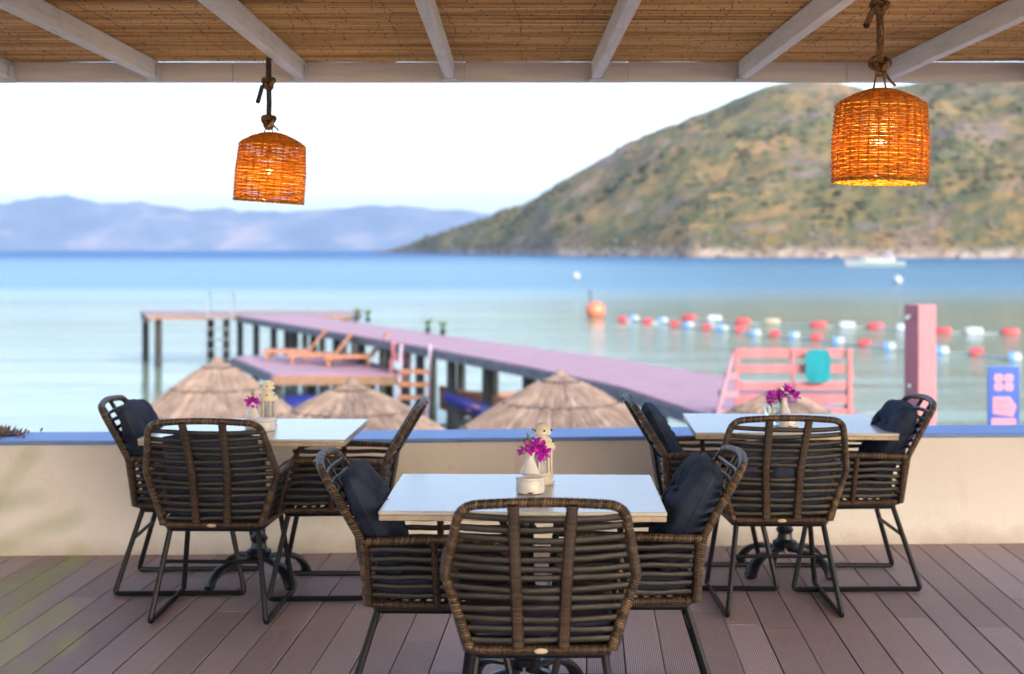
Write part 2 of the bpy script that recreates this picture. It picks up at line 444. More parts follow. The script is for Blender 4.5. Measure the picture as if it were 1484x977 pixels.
kind(mb.build('beach', M_sand), 'structure')

# headland across the bay
shore = [(520, 2300), (560, 2150), (640, 1500), (800, 1080), (1000, 900), (1484, 800), (1900, 700), (2600, 560)]
ridge = [(540, 364), (562, 363), (600, 351), (640, 337), (700, 317), (760, 297), (800, 272), (850, 243), (900, 212), (950, 189), (1000, 170), (1045, 153),
         (1085, 134), (1120, 122), (1173, 117), (1217, 120), (1254, 129), (1290, 127), (1330, 119), (1370, 110), (1484, 92), (1700, 70), (2000, 90), (2600, 180)]
depth_ = [(540, 60), (640, 160), (800, 300), (1000, 420), (1300, 480), (2600, 420)]
NV = 46
vs = []; cols_ = 0
for px in range(540, 2600, 7):
    D0 = interp(px, shore); dd = interp(px, depth_); D1 = D0 + dd
    H = (362 - interp(px, ridge)) * D1 / FPX + EYE - SEA
    for j in range(NV + 8):
        v = j / NV
        D = D0 + dd * v
        if v <= 1:
            h = H * (0.80 * v ** 0.85 + 0.20 * math.sin(v * PI / 2)) + min(5, H) * min(1, v * 14) * (1 - v)
        else: h = H * (1 - (v - 1) * 1.2)
        X = (px - 742) * D / FPX
        nn = noise.fractal((X * 0.012, D * 0.012, 0), 0.9, 2.1, 5) ; n2 = noise.fractal((X * 0.06, D * 0.06, 3), 0.9, 2.1, 3)
        amp = min(1, H / 60)
        h += (nn * 15.0 * math.sin(PI * min(1, v)) ** 0.7 + n2 * 2.2) * amp * (0.25 + 0.75 * min(1, v * 6)) if v > 0 else 0
        vs.append((X, D, SEA + h - (0.8 if j == 0 else 0)))
    cols_ += 1
NJ = NV + 8
mb = MB(); mb.add(vs, [(i * NJ + j, (i + 1) * NJ + j, (i + 1) * NJ + j + 1, i * NJ + j + 1) for i in range(cols_ - 1) for j in range(NJ - 1)])
hill_v = vs
def hill_mat():
    m = N('headland_scrub'); v = m.coord('Object'); tc = m.n('TexCoord'); sp = m.n('SeparateXYZ'); m.l(tc.outputs['Object'], sp.inputs[0])
    a = m.noise(v, 0.012, 8, 0.62); b = m.noise(v, 0.05, 6, 0.65, 0.6); d = m.noise(v, 0.02, 7, 0.6, 0.4)
    c = m.ramp(a, [(0.32, (0.10, 0.092, 0.035, 1)), (0.5, (0.175, 0.125, 0.052, 1)), (0.66, (0.27, 0.155, 0.07, 1))])
    c = m.mix(m.ramp(b, [(0.42, G(0)), (0.56, G(0.85))]), c, (0.06, 0.075, 0.04, 1))
    c = m.mix(m.ramp(d, [(0.53, G(0)), (0.66, G(0.7))]), c, (0.16, 0.125, 0.125, 1))
    z = sp.outputs[2]; zz = m.math('ADD', z, m.math('MULTIPLY', m.noise(v, 0.03, 4), 10.0))
    rk = m.n('MapRange'); m.l(zz, rk.inputs[0]); rk.inputs[1].default_value = 13.0 + SEA; rk.inputs[2].default_value = 8.0 + SEA
    c = m.mix(m.math('MULTIPLY', rk.outputs[0], 0.85), c, m.ramp(b, [(0.35, (0.15, 0.115, 0.09, 1)), (0.6, (0.36, 0.30, 0.255, 1))]))
    m.base(c); m.set(Roughness=0.95); m.b.inputs['Specular IOR Level'].default_value = 0.1
    m.bump(m.noise(v, 0.12, 5), 1.0, 4.0); return m.m
kind(mb.build('headland_hill', hill_mat()), 'structure')
# scrub and rocks on the headland
def hpt(i, j): return Vector(hill_v[i * NJ + j])
rs = random.Random(3)
sc_ = MB(); rk_ = MB()
ico = [(0, 0, 1), (.89, 0, .45), (.28, .85, .45), (-.72, .53, .45), (-.72, -.53, .45), (.28, -.85, .45), (.72, .53, -.45), (-.28, .85, -.45), (-.89, 0, -.45), (-.28, -.85, -.45), (.72, -.53, -.45)]
icf = [(0, 1, 2), (0, 2, 3), (0, 3, 4), (0, 4, 5), (0, 5, 1), (1, 6, 2), (2, 7, 3), (3, 8, 4), (4, 9, 5), (5, 10, 1), (6, 7, 2), (7, 8, 3), (8, 9, 4), (9, 10, 5), (10, 6, 1)]
def lump(m_, p, r, fl=0.7):
    m_.add([(p.x + x * r * rs.uniform(.7, 1.3), p.y + y * r * rs.uniform(.7, 1.3), p.z + z * r * fl * rs.uniform(.7, 1.3)) for x, y, z in ico], icf)
for _ in range(6500):
    i = rs.randrange(8, cols_ - 2); j = rs.randrange(3, NV)
    p = hpt(i, j).lerp(hpt(i + 1, j), rs.random()).lerp(hpt(i, j + 1), rs.random() * .5)
    dn = noise.noise((p.x * .018, p.y * .018, 5))
    if dn < -0.12 + 0.15 * rs.random(): continue
    lump(sc_, p, rs.uniform(1.0, 3.2) * (1.6 if rs.random() < .12 else 1))
for _ in range(800):
    i = rs.randrange(8, cols_ - 2); j = rs.choice([0, 0, 1, 1, 2]) if rs.random() < .7 else rs.randrange(3, NV)
    p = hpt(i, j).lerp(hpt(i + 1, j), rs.random()).lerp(hpt(i, j + 1).lerp(hpt(i + 1, j + 1), rs.random()), rs.random())
    dn = noise.noise((p.x * .01, p.y * .01, 9))
    if j > 2 and dn < 0.12: continue
    lump(rk_, p, rs.uniform(.8, 2.6), 0.6)
so = sc_.build('hillside_scrub', simple('scrub_leaves', (0.065, 0.075, 0.035, 1), 0.9, 0, 0.6, 0.02, spec=0.1), smooth=False); kind(so, 'stuff'); so['label'] = 'low green scrub over the headland'
ro = rk_.build('hillside_rocks', simple('pale_rock', (0.125, 0.105, 0.092, 1), 0.9, 0, 0.3, 0.05, spec=0.1), smooth=False); kind(ro, 'stuff'); ro['label'] = 'pale grey rocks on the headland slope and shore'

# mountains on the far shore
prof = [(-900, 300), (-500, 280), (-200, 300), (0, 296), (30, 291), (60, 284), (90, 283), (120, 289), (150, 298), (175, 294), (198, 291), (230, 299), (280, 305), (330, 306), (400, 309), (460, 306),
        (500, 302), (530, 298), (560, 299), (600, 301), (650, 306), (700, 310), (800, 318), (1000, 322), (1500, 330), (2200, 345)]
DM = 12000.0
vs = []; cm = 0; NM = 22
for px in range(-900, 2200, 12):
    H = (362 - interp(px, prof)) * (DM + 1500) / FPX
    H += 34 * noise.fractal((px * .035, 0, 2), 0.8, 2.0, 4) + 10
    for j in range(NM):
        v = j / (NM - 4); D = DM + 1500 * v
        X = (px - 742) * D / FPX
        h = H * min(1, v) ** 0.75 if v <= 1 else H * (1 - (v - 1) * 1.4)
        h += noise.ridged_multi_fractal((X * .0011, D * .0016, 1), 0.9, 2.1, 5, 1.0, 2.0) * 60 * math.sin(PI * min(1, v)) - 20 * (v > .9) * 0
        vs.append((X, D, SEA + h - (3 if j == 0 else 0)))
    cm += 1
mb = MB(); mb.add(vs, [(i * NM + j, (i + 1) * NM + j, (i + 1) * NM + j + 1, i * NM + j + 1) for i in range(cm - 1) for j in range(NM - 1)])
mm = N('far_mountain_slopes'); v = mm.coord('Object'); mm.base(mm.ramp(mm.noise(v, 0.0016, 7, 0.6), [(0.42, (0.02, 0.05, 0.11, 1)), (0.55, (0.06, 0.09, 0.15, 1)), (0.68, (0.20, 0.17, 0.20, 1))])); mm.set(Roughness=1.0)  # haze blue and paler sunlit facets put into the slope colour
kind(mb.build('far_mountains', mm.m), 'structure')

# haze: the air between here and the far shore
hz = MB(); hz.box((0, 10800, 400), (44000, 22800, 820))
hm = bpy.data.materials.new('haze_air'); hm.use_nodes = True
for nd in list(hm.node_tree.nodes):
    if nd.type != 'OUTPUT_MATERIAL': hm.node_tree.nodes.remove(nd)
pv = hm.node_tree.nodes.new('ShaderNodeVolumePrincipled')
pv.inputs['Color'].default_value = (0.52, 0.70, 1.0, 1); pv.inputs['Density'].default_value = 6.0e-5; pv.inputs['Anisotropy'].default_value = 0.2
hm.node_tree.links.new(pv.outputs[0], [n for n in hm.node_tree.nodes if n.type == 'OUTPUT_MATERIAL'][0].inputs['Volume'])
HAZE = True
if HAZE:
    hzo = hz.build('haze', hm, smooth=False); kind(hzo, 'stuff')

# ------------------------------------------------------------------ terrace: deck, wall, pergola
deck_rot = R(3.0)
mb = MB(); rs = random.Random(5)
W = 0.152; bi = 0
for i in range(-55, 56):
    x0 = i * W; y = -4.0 - rs.random() * 2.4
    while y < 8.8:
        L = 2.4; y1 = min(9.0, y + L)
        bi += 1
        zt = rs.uniform(-0.0008, 0.0008)
        o = len(mb.v)
        xa, xb = x0 + 0.0022, x0 + W - 0.0022
        e = 0.003
        sec = [(xa, -0.025), (xa, zt - e), (xa + e, zt), (xb - e, zt), (xb, zt - e), (xb, -0.025)]
        ya, yb = y + 0.0015, y1 - 0.0015
        vs = [(a, ya, z) for a, z in sec] + [(a, yb, z) for a, z in sec]
        fs = [(k, k + 1, k + 7, k + 6) for k in range(5)] + [(5, 4, 3, 2, 1, 0), (6, 7, 8, 9, 10, 11)]
        mb.add(vs, fs, [[(float(bi) * 1.37, 0)] * len(f) for f in fs])
        y = y1
dk = mb.build('terrace_deck', M_deck, smooth=False); dk.rotation_euler = (0, 0, -deck_rot); kind(dk, 'structure')
mb = MB(); mb.box((0, 2.4, -0.12), (15, 11, 0.15)); kind(mb.build('deck_base', simple('deck_underlay', (0.02, 0.02, 0.02, 1), 0.9), smooth=False), 'structure')

wl = [(-7.5, 7.30), (-5.2, 7.47), (-2.72, 7.575), (-1.8, 7.60), (-.9, 7.64), (0.1, 7.72), (1.13, 7.82), (2.0, 7.87), (2.85, 7.90), (5.2, 7.95), (7.5, 7.95)]
cr = resample(fillet([Vector((a, b, 0)) for a, b in wl], 0.6, 4), 0.15)
def strip(zlo, zhi, o0, o1):
    m_ = MB(); n = len(cr)
    vs = []
    for p in cr: vs += [(p.x, p.y + o0, zlo), (p.x, p.y + o0, zhi), (p.x, p.y + o1, zhi), (p.x, p.y + o1, zlo)]
    fs = [(4 * i + k, 4 * (i + 1) + k, 4 * (i + 1) + (k + 1) % 4, 4 * i + (k + 1) % 4) for i in range(n - 1) for k in range(4)] + [(0, 1, 2, 3), (4 * n - 1, 4 * n - 2, 4 * n - 3, 4 * n - 4)]
    m_.add(vs, [tuple(reversed(f)) for f in fs]); return m_
wt = thing('parapet_wall', 'low cream rendered wall with a sky-tinted coping along the terrace edge', 'wall', (0, 0, 0))
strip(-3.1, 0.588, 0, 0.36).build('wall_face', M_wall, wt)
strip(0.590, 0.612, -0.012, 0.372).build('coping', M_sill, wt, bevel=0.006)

pg = thing('pergola', 'white timber pergola roofed with dry reed matting over the terrace', 'pergola', (0, 0, 0))
beam_x = [-3.42, -2.665, -1.89, -1.115, -0.33, 0.445, 1.22, 2.0, 2.76, 3.53, 4.3, -4.2]
for bx in beam_x:
    b_ = MB(); b_.box((bx, 2.2, 2.578), (0.05, 10.6, 0.093)); b_.build('rafter', M_beam, pg, smooth=False, bevel=0.004)
    c_ = MB(); c_.box((bx, 7.515, 2.527), (0.075, 0.05, 0.006)); c_.box((bx + 0.031, 7.49, 2.565), (0.004, 0.09, 0.07)); c_.build('end_bracket', M_fascia, pg, smooth=False)
rs = random.Random(11)
segs = []
x = -7.6
while x < 7.6:
    L = rs.uniform(0.7, 1.6); segs.append((x, min(7.6, x + L))); x += L
fm = MB(); prev = 0.0
for a, b in segs:
    fm.box(((a + b) / 2, 7.565 + rs.uniform(-.002, .002), 2.572 + rs.uniform(-.0015, .0015) - (.006 if rs.random() < .2 else 0)), (b - a - 0.0012, 0.05, 0.106))
fm.build('fascia_beam', M_fascia, pg, smooth=False, bevel=0.003)
for px_, py_ in ((-5.3, 7.54), (5.3, 7.54), (-5.3, -2.6), (5.3, -2.6)):
    c_ = MB(); c_.box((px_, py_, 1.26), (0.12, 0.12, 2.52)); c_.build('post', M_beam, pg, smooth=False, bevel=0.005)
b_ = MB(); b_.box((0, -2.6, 2.47), (13, 0.08, 0.10)); b_.build('rear_beam', M_fascia, pg, smooth=False, bevel=0.004)
# reed mat: one mesh of single reeds, with an opaque sheet added above to stop sun leaks
mb = MB(); rid = 0; y = -3.0
while y < 7.555:
    x = -7.0 - rs.random() * 2
    while x < 7.0:
        L = rs.uniform(1.6, 3.4); r = rs.uniform(0.0032, 0.0066)
        if rs.random() > (0.02 if y < 7.42 else 0.12):
            y0 = y + rs.uniform(-.003, .003); z0 = 2.633 + rs.uniform(-.004, .003)
            tilt = rs.uniform(-.006, .006)
            pts = [(x + L * t, y0 + tilt * t * 2 + 0.003 * math.sin(x + L * t * 3 + rid), z0 + 0.003 * math.sin(2.1 * (x + L * t) + rid * 1.7)) for t in (0, .2, .4, .6, .8, 1)]
            o = len(mb.uv); mb.tube(pts, [r, r, r, r, r * .95, r * .85], 5, cap=False)
            for q in range(o, len(mb.uv)): mb.uv[q] = [(u, rid + .5) for u, _ in mb.uv[q]]
            rid += 1
        x += L - 0.05
    y += 0.0098
mb.build('reed_mat', M_reed, pg)
mb = MB(); mb.box((0, 2.30, 2.656), (14, 10.60, 0.02)); mb.build('sun_block_sheet', M_reed, pg, smooth=False)  # opaque backing added so that no sun leaks between the reeds
mb = MB()
for tx in [k * 0.29 + rs.uniform(-.05, .05) for k in range(-22, 23)]:
    pts = []; xx = tx; yy = 1.5
    while yy < 7.5:
        pts.append((xx, yy, 2.6265 + 0.002 * math.sin(yy * 160))); xx += rs.uniform(-.012, .012); yy += 0.07
    mb.tube(pts, 0.0013, 4, cap=False)
mb.build('binding_wire', simple('rusty_wire', (0.08, 0.05, 0.03, 1), 0.7), pg)

# ------------------------------------------------------------------ chairs
FR = 0.0145
def braid(u, v): return 1.0 + 0.11 * (abs(math.sin(PI * (u / 0.018 + v * 2))) - .5)
def wrapd(u, v): return 1.0 + 0.05 * abs(math.sin(PI * u / 0.0075))
side_tab_x = [(.42, .212), (.65, .290), (.88, .240)]
side_tab_y = [(.42, -.250), (.65, -.262), (.90, -.412)]
def rear_x(z): return interp(z, side_tab_x)
def rear_y(z): return interp(z, side_tab_y)
def back_y(x, z):   # the back is slightly hollow
    return rear_y(z) - 0.028 * (1 - (x / max(.05, rear_x(z))) ** 2) * min(1, (z - .40) / .2)

def cushion_mesh(w, h, t, tufts, seed, wr=0.006, crown=0.0):
    """cushion in local XY, thickness along Z"""
    m_ = MB(); n = 34; rng = random.Random(seed); ox = rng.random() * 50
    vs = []
    def prof(a): return max(0.0, 1 - abs(a) ** 3.2) ** 0.5
    for sgn in (1, -1):
        for j in range(n + 1):
            for i in range(n + 1):
                a = -1 + 2 * i / n; b = -1 + 2 * j / n
                th = t / 2 * (prof(a) * prof(b)) ** 0.7
                x_ = a * w / 2 * (1 - 0.045 * b * b * abs(a)); y_ = b * h / 2 * (1 - 0.05 * a * a * abs(b)) + crown * (1 - a * a) * max(0, b)
                for tx, ty in tufts:
                    d = math.hypot((a - tx) * w, (b - ty) * h)
                    th -= t * 0.32 * math.exp(-(d / 0.035) ** 2)
                    ang = math.atan2(b - ty, a - tx)
                    th += wr * 0.8 * math.sin(ang * 6 + ox) * math.exp(-(d / 0.09) ** 2) * prof(a) * prof(b)
                nn = noise.fractal((x_ * 9 + ox, y_ * 9, sgn), 0.9, 2.1, 3)
                th += wr * nn * prof(a) * prof(b)
                vs.append((x_ + 0.004 * nn, y_, sgn * max(th, 0.0)))
    N1 = (n + 1) ** 2; fs = []
    for j in range(n):
        for i in range(n):
            a = j * (n + 1) + i
            fs.append((a, a + 1, a + n + 2, a + n + 1)); fs.append((N1 + a, N1 + a + n + 1, N1 + a + n + 2, N1 + a + 1))
    m_.add(vs, fs)
    # piped seam
    pts = []
    for k in range(80):
        th = 2 * PI * k / 80; c, s = math.cos(th), math.sin(th)
        a = math.copysign(abs(c) ** 0.35, c); b = math.copysign(abs(s) ** 0.35, s)
        pts.append((a * w / 2 * (1 - 0.045 * b * b * abs(a)), b * h / 2 * (1 - 0.05 * a * a * abs(b)) + crown * (1 - a * a) * max(0, b), 0))
    m_.tube(pts, 0.005, 6, closed=True)
    return m_

def make_frame(t):
    # thick braided rail: back hoop running into the arms
    zt, zb = 0.885, 0.42
    hoop = [(-.212, -.25, zb), (-.290, -.262, .65), (-.240, -.406, .884), (0, -.44, .902), (.240, -.406, .884), (.290, -.262, .65), (.212, -.25, zb)]
    pts = resample(fillet(hoop, [0, .022, .055, .2, .055, .022, 0], 6), 0.0055)
    m_ = MB(); m_.tube(pts, FR, 10, disp=braid)
    m_.build('back_rail', M_wicker, t)
    for s in (-1, 1):
        arm = [(s * .290, -.262, .648), (s * .298, 0, .656), (s * .288, .215, .652), (s * .262, .245, zb)]
        m_ = MB(); m_.tube(resample(fillet(arm, [0, .1, .075, 0], 6), 0.0055), FR * .95, 10, disp=braid); m_.build('armrest', M_wicker, t)
        m_ = MB(); p0 = Vector((s * .295, -.02, .65)); p1 = Vector((s * .240, -.01, zb))
        m_.tube(resample([p0, p1], 0.006), 0.0125, 8, disp=wrapd)
        m_.build('side_post', M_wrap, t); m_ = MB()
        m_.tube(resample([(s * .287, -.25, .64), (s * .222, -.245, zb)], 0.006), 0.013, 8, disp=wrapd)
        m_.build('side_post', M_wrap, t)
    seat = [(-.212, -.25, zb), (.212, -.25, zb), (.262, .245, zb), (-.262, .245, zb)]
    m_ = MB(); m_.tube(resample(fillet(seat, .05, 5, True), 0.0055, True), FR, 10, closed=True, disp=wrapd); m_.build('seat_rail', M_wrap, t)
    for s in (-1, 1):
        pp = []
        for k in range(13):
            z = .425 + (.893 - .425) * k / 12; xx = s * (.068 + .018 * k / 12); pp.append((xx, back_y(xx, z) - .010, z))
        m_ = MB(); m_.tube(resample(pp, 0.006), 0.0135, 8, disp=wrapd, flat=(0.75, 1.25), up=(0, 1, 0)); m_.build('back_slat', M_wrap, t)
    m_ = MB(); m_.ball((0, -.268, .42), .016, 14, 6, (1.3, .25, .55)); m_.build('maker_tag', M_edge, t)
    # horizontal woven straps: back, then both sides
    rng = random.Random(2)
    m_ = MB(); nb = 13
    for k in range(nb):
        z = .452 + (.850 - .452) * k / (nb - 1); xr = rear_x(z)
        pts = []
        sag = .010 if z > .6 else .003
        for q in range(17):
            a = -1 + 2 * q / 16; x_ = a * xr
            pts.append((x_, back_y(x_, z) + .004 + 0.002 * math.sin(q * .8 + k), z - sag * (1 - a * a) + rng.uniform(-.0004, .0004) + .003 * math.sin(k * 2.3 + a * 2)))
        m_.tube(pts, 0.0102, 10, flat=(1.0, 0.34), up=(0, 0, 1), cap=False)
    m_.build('back_straps', M_strap, t)
    for s in (-1, 1):
        m_ = MB()
        for k in range(6):
            z = .452 + (.618 - .452) * k / 5; f = (z - .42) / .23
            pts = []
            for q in range(13):
                a = q / 12; y_ = -.252 + (.238 + .252) * a
                xo = (rear_x(z) * (1 - a) + (.262 + .026 * f) * a) + .012 * f * math.sin(a * PI)
                pts.append((s * (xo - .004), y_, z + .002 * math.sin(q * 1.3 + k)))
            m_.tube(pts, 0.0102, 10, flat=(1.0, 0.34), up=(0, 0, 1), cap=False)
        m_.build('side_straps', M_strap, t)
    # seat webbing
    m_ = MB()
    for k in range(12):
        y_ = -.225 + .45 * k / 11; xw = .212 + .05 * k / 11
        m_.tube([(-xw, y_, .422), (0, y_, .415), (xw, y_, .422)], 0.012, 6, flat=(0.35, 1), up=(0, 0, 1))
    m_.build('seat_webbing', M_strap, t)
    # black steel sled base
    T_ = 0.0125
    for s in (-1, 1):
        path = [(s * .195, -.215, .398), (s * .253, -.335, .0125), (s * .262, .275, .0125), (s * .215, .190, .398)]
        m_ = MB(); m_.tube(fillet(path, [0, .022, .022, 0], 4), T_, 8); m_.build('leg', M_metal, t)
    m_ = MB(); loop = [(-.205, -.222, .398), (.205, -.222, .398), (.222, .2, .398), (-.222, .2, .398)]
    m_.tube(fillet(loop, .03, 4, True), T_, 8, closed=True)
    m_.build('under_frame', M_metal, t)
    m_ = MB(); m_.tube([(-.216, -.258, .26), (.216, -.258, .26)], .0085, 8); m_.build('crossbar', M_metal, t)
    # seat cushion
    cm_ = cushion_mesh(.47, .47, .085, [(-.35, -.35), (.35, -.35), (-.35, .35), (.35, .35)], 4)
    c_ = cm_.build('seat_cushion', M_cushion, t, angle=180); c_.location = (0, .0, .478)

def chair(name_label, loc, rz, back=None, seed=0, first=None):
    if first is None:
        t = thing('wicker_armchair', name_label, 'armchair', loc, rz, 'wicker armchairs round the three tables'); make_frame(t)
    else:
        t = dup(first, loc, rz, name_label)
    if back:
        h, zc, th, lean, dx = back
        cm_ = cushion_mesh(.43, h, th, [(-.35, -.3), (.35, -.3), (-.35, .35), (.35, .35)], seed + 20, 0.016, 0.012)
        c_ = cm_.build('back_cushion', M_cushion, t, angle=180)
        c_.rotation_euler = (R(90 - lean), R(dx * 60), 0)
        c_.location = (dx, rear_y(zc) + .012 + th * .30, zc)
    return t
Z0 = 0.001
ch0 = chair('nearest wicker armchair, slatted back towards us, without back cushion', (.085, 4.55, Z0), R(0.5))
r90 = R(90)
chair('wicker armchair with dark back cushion on the left of the nearest table', (-.247, 5.07, Z0), -r90 + R(1), (.40, .675, .12, -27, .0), 1, ch0)
chair('wicker armchair with plump tufted cushion on the right of the nearest table', (.39, 5.12, Z0), r90 - R(1), (.41, .685, .15, -27, .0), 2, ch0)
# (the copies made from ch0 carry no back cushion of their own)
chair('wicker armchair seen from behind at the rear left table', (-1.31, 6.50, Z0), R(-1.5), (.37, .655, .10, -26, .0), 3, ch0)
chair('leftmost wicker armchair, rumpled navy cushion rising above its back', (-1.543, 6.95, Z0), -r90 + R(2), (.43, .685, .13, -25, -.02), 4, ch0)
chair('wicker armchair without back cushion on the right of the rear left table', (-.856, 6.85, Z0), r90 + R(1), None, 5, ch0)
chair('wicker armchair seen from behind at the rear right table', (1.204, 6.61, Z0), R(0), (.33, .62, .11, -26, .01), 6, ch0)
chair('wicker armchair with slim navy cushion on the left of the rear right table', (.997, 7.05, Z0), -r90 - R(1), (.40, .675, .10, -27, .0), 7, ch0)
chair('rightmost wicker armchair, navy cushion on its back, beside the pink post', (1.614, 7.03, Z0), r90 + R(0), (.41, .685, .13, -27, .0), 8, ch0)

# ------------------------------------------------------------------ tables
def make_table():
    t = thing('cafe_table', 'nearest white topped bistro table, set between three wicker armchairs', 'table', (.045, 5.17, Z0), R(-1.5), 'bistro tables on the terrace')
    m_ = MB(); m_.box((0, 0, .7435), (.97, .80, .013)); m_.build('tabletop', M_table, t, smooth=False, bevel=.003)
    m_ = MB(); m_.box((0, 0, .7265), (.966, .796, .019)); m_.build('edge_band', M_edge, t, smooth=False, bevel=.003)
    m_ = MB(); m_.box((0, 0, .706), (.46, .07, .02)); m_.box((0, 0, .7055), (.07, .46, .018)); m_.lathe([(.06, .66), (.085, .69), (.085, .70)], 20)
    m_.build('top_spider', M_castiron, t)
    m_ = MB()
    m_.lathe([(.055, .125), (.062, .15), (.040, .165), (.034, .19), (.045, .21), (.030, .235), (.034, .29), (.052, .36), (.060, .385), (.066, .40), (.045, .41), (.036, .43), (.034, .60), (.045, .62), (.034, .64), (.038, .69)], 24)
    m_.build('pedestal_column', M_castiron, t)
    for k in range(4):
        a = PI / 4 + k * PI / 2; c, s = math.cos(a), math.sin(a)
        m_ = MB()
        arc = [(.03, .112), (.10, .114), (.17, .106), (.225, .086), (.265, .050), (.280, .014)]
        pts = resample(fillet([(r * c, r * s, z) for r, z in arc], .05, 4), .012)
        L = len(pts)
        m_.tube(pts, [0.022 + .012 * i / L for i in range(L)], 10, flat=(.55, 1.15), up=(0, 0, 1))
        m_.ball((.279 * c, .279 * s, .012), .030, 12, 6, (1, 1, .4))
        m_.build('foot', M_castiron, t)
    return t
tb0 = make_table()
dup(tb0, (-1.245, 7.0, Z0), R(-2), 'white topped bistro table at the rear left, by the tan part of the wall')
dup(tb0, (1.385, 7.22, Z0), R(-2.5), 'white topped bistro table at the rear right, below the coral bench')

# ------------------------------------------------------------------ things on the tables
def make_lantern(label, loc, rz):
    t = thing('candle_lantern', label, 'lantern', loc, rz, 'cream lanterns on the tables')
    m_ = MB(); m_.lathe([(.044, 0), (.048, .004), (.048, .010), (.040, .016), (.040, .020), (.046, .028), (.046, .034), (.036, .040)], 6); m_.build('base', M_cream, t, angle=25)
    hx = [(.036 * math.cos(PI / 3 * k), .036 * math.sin(PI / 3 * k)) for k in range(6)]
    m_ = MB()
    for x_, y_ in hx: m_.box((x_, y_, .085), (.006, .006, .095))
    m_.lathe([(.039, .128), (.039, .134)], 6); m_.lathe([(.039, .038), (.039, .044)], 6)
    m_.build('frame', M_cream, t, smooth=False)
    m_ = MB(); m_.lathe([(.034, .044), (.034, .128)], 6, cap=False); m_.build('pane', M_pane, t, smooth=False)
    m_ = MB(); m_.lathe([(.050, .132), (.052, .136), (.050, .142), (.044, .156), (.030, .172), (.020, .178), (.020, .182), (.034, .187), (.036, .200), (.031, .214), (.018, .226), (.004, .231)], 12); rf = m_.build('roof', M_cream, t, angle=50)
    m_ = MB()
    for k in range(6):
        a = PI / 6 + PI / 3 * k
        for rr, zz in ((.0425, .160), (.0365, .203)): m_.ball((rr * math.cos(a), rr * math.sin(a), zz), .0042, 8, 4)
    m_.build('vent_hole', simple('dark_hole', (0.01, 0.01, 0.01, 1), .9), rf)
    m_ = MB(); m_.lathe([(.016, .042), (.016, .085), (.014, .087)], 16); m_.tube([(0, 0, .086), (0, 0, .094)], .0012, 5); m_.build('candle', M_candle, t)
    return t
def make_vase(label, loc, s=1.0, group='white vases on the tables'):
    m_ = MB(); m_.lathe([(.030, 0), (.036, .004), (.038, .02), (.037, .036), (.031, .055), (.021, .075), (.0165, .090), (.016, .105), (.0185, .118), (.0165, .1185), (.0140, .105), (.013, .09)], 28)
    o = m_.build('bud_vase', M_white, None, angle=60); o.location = loc; o.scale = (s, s, s); return tag(o, label, 'vase', group)
def make_dish(label, loc):
    t = thing('condiment_pot', label, 'pot', loc, 0, 'white lidded pots on the tables')
    m_ = MB(); m_.lathe([(.046, 0), (.051, .003), (.052, .01), (.052, .044), (.050, .047)], 36); m_.build('body', M_white, t, angle=50)
    m_ = MB(); m_.lathe([(.0525, .048), (.0535, .050), (.0525, .057), (.046, .060), (.010, .061)], 36); m_.build('lid', M_white, t, angle=50)
    m_ = MB(); m_.box((0, -.0525, .006), (.018, .003, .005)); m_.build('rim_notch', M_castiron, t, smooth=False)
    return t
def flower_parts(t, n, spread, seed, z0, lean=(0, 0), centres=None):
    rng = random.Random(seed)
    m_ = MB()
    for k in range(n):
        c = Vector(rng.choice(centres)) if centres else Vector((0, 0, 0))
        d = Vector((rng.gauss(0, 1), rng.gauss(0, 1), rng.gauss(0, .8))).normalized() * spread * rng.uniform(.3, 1)
        p = Vector((lean[0], lean[1], z0)) + c + d
        ax = (d.normalized() + Vector((rng.uniform(-.6, .6), rng.uniform(-.6, .6), rng.uniform(-.3, .7)))).normalized()
        q = ax.to_track_quat('Z', 'Y').to_matrix().to_4x4(); s = rng.uniform(.016, .024)
        for b in range(3):
            Mx = Matrix.Translation(p) @ q @ Matrix.Rotation(b * 2 * PI / 3 + rng.random(), 4, 'Z')
            m_.add([(0, 0, 0), (s * .55, .35 * s, s * .35), (s * 1.25, 0, s * .75), (s * .55, -.35 * s, s * .35), (s * .6, 0, s * .12), (s * .25, .28 * s, .1 * s), (s * .25, -.28 * s, .1 * s), (s * .95, .25 * s, s * .62), (s * .95, -.25 * s, s * .62)],
                   [(0, 4, 5), (5, 4, 1), (1, 4, 7), (7, 4, 2), (2, 4, 8), (8, 4, 3), (3, 4, 6), (6, 4, 0)], None, Mx)
    m_.build('blossom', M_petal, t)
def sprig(t, base, top, n, seed, L=.016, mat=None, name='leaf_sprig'):
    rng = random.Random(seed); m_ = MB(); base = Vector(base); top = Vector(top)
    m_.tube([base, base.lerp(top, .5) + Vector((.002, 0, 0)), top], .0012, 5)
    for k in range(n):
        f = k / n; p = base.lerp(top, .25 + .75 * f); a = rng.random() * 2 * PI
        d = (Vector((math.cos(a), math.sin(a), rng.uniform(.5, 1.3)))).normalized() * L * rng.uniform(.7, 1.2)
        sd_ = d.cross(Vector((0, 0, 1))).normalized() * L * .2
        m_.add([p - sd_ * .5, p + d * .5 - sd_, p + d, p + d * .5 + sd_, p + sd_ * .5], [(0, 1, 2, 3, 4)])
    m_.build(name, mat or M_rosemary, t)
TZ = .7515 + Z0
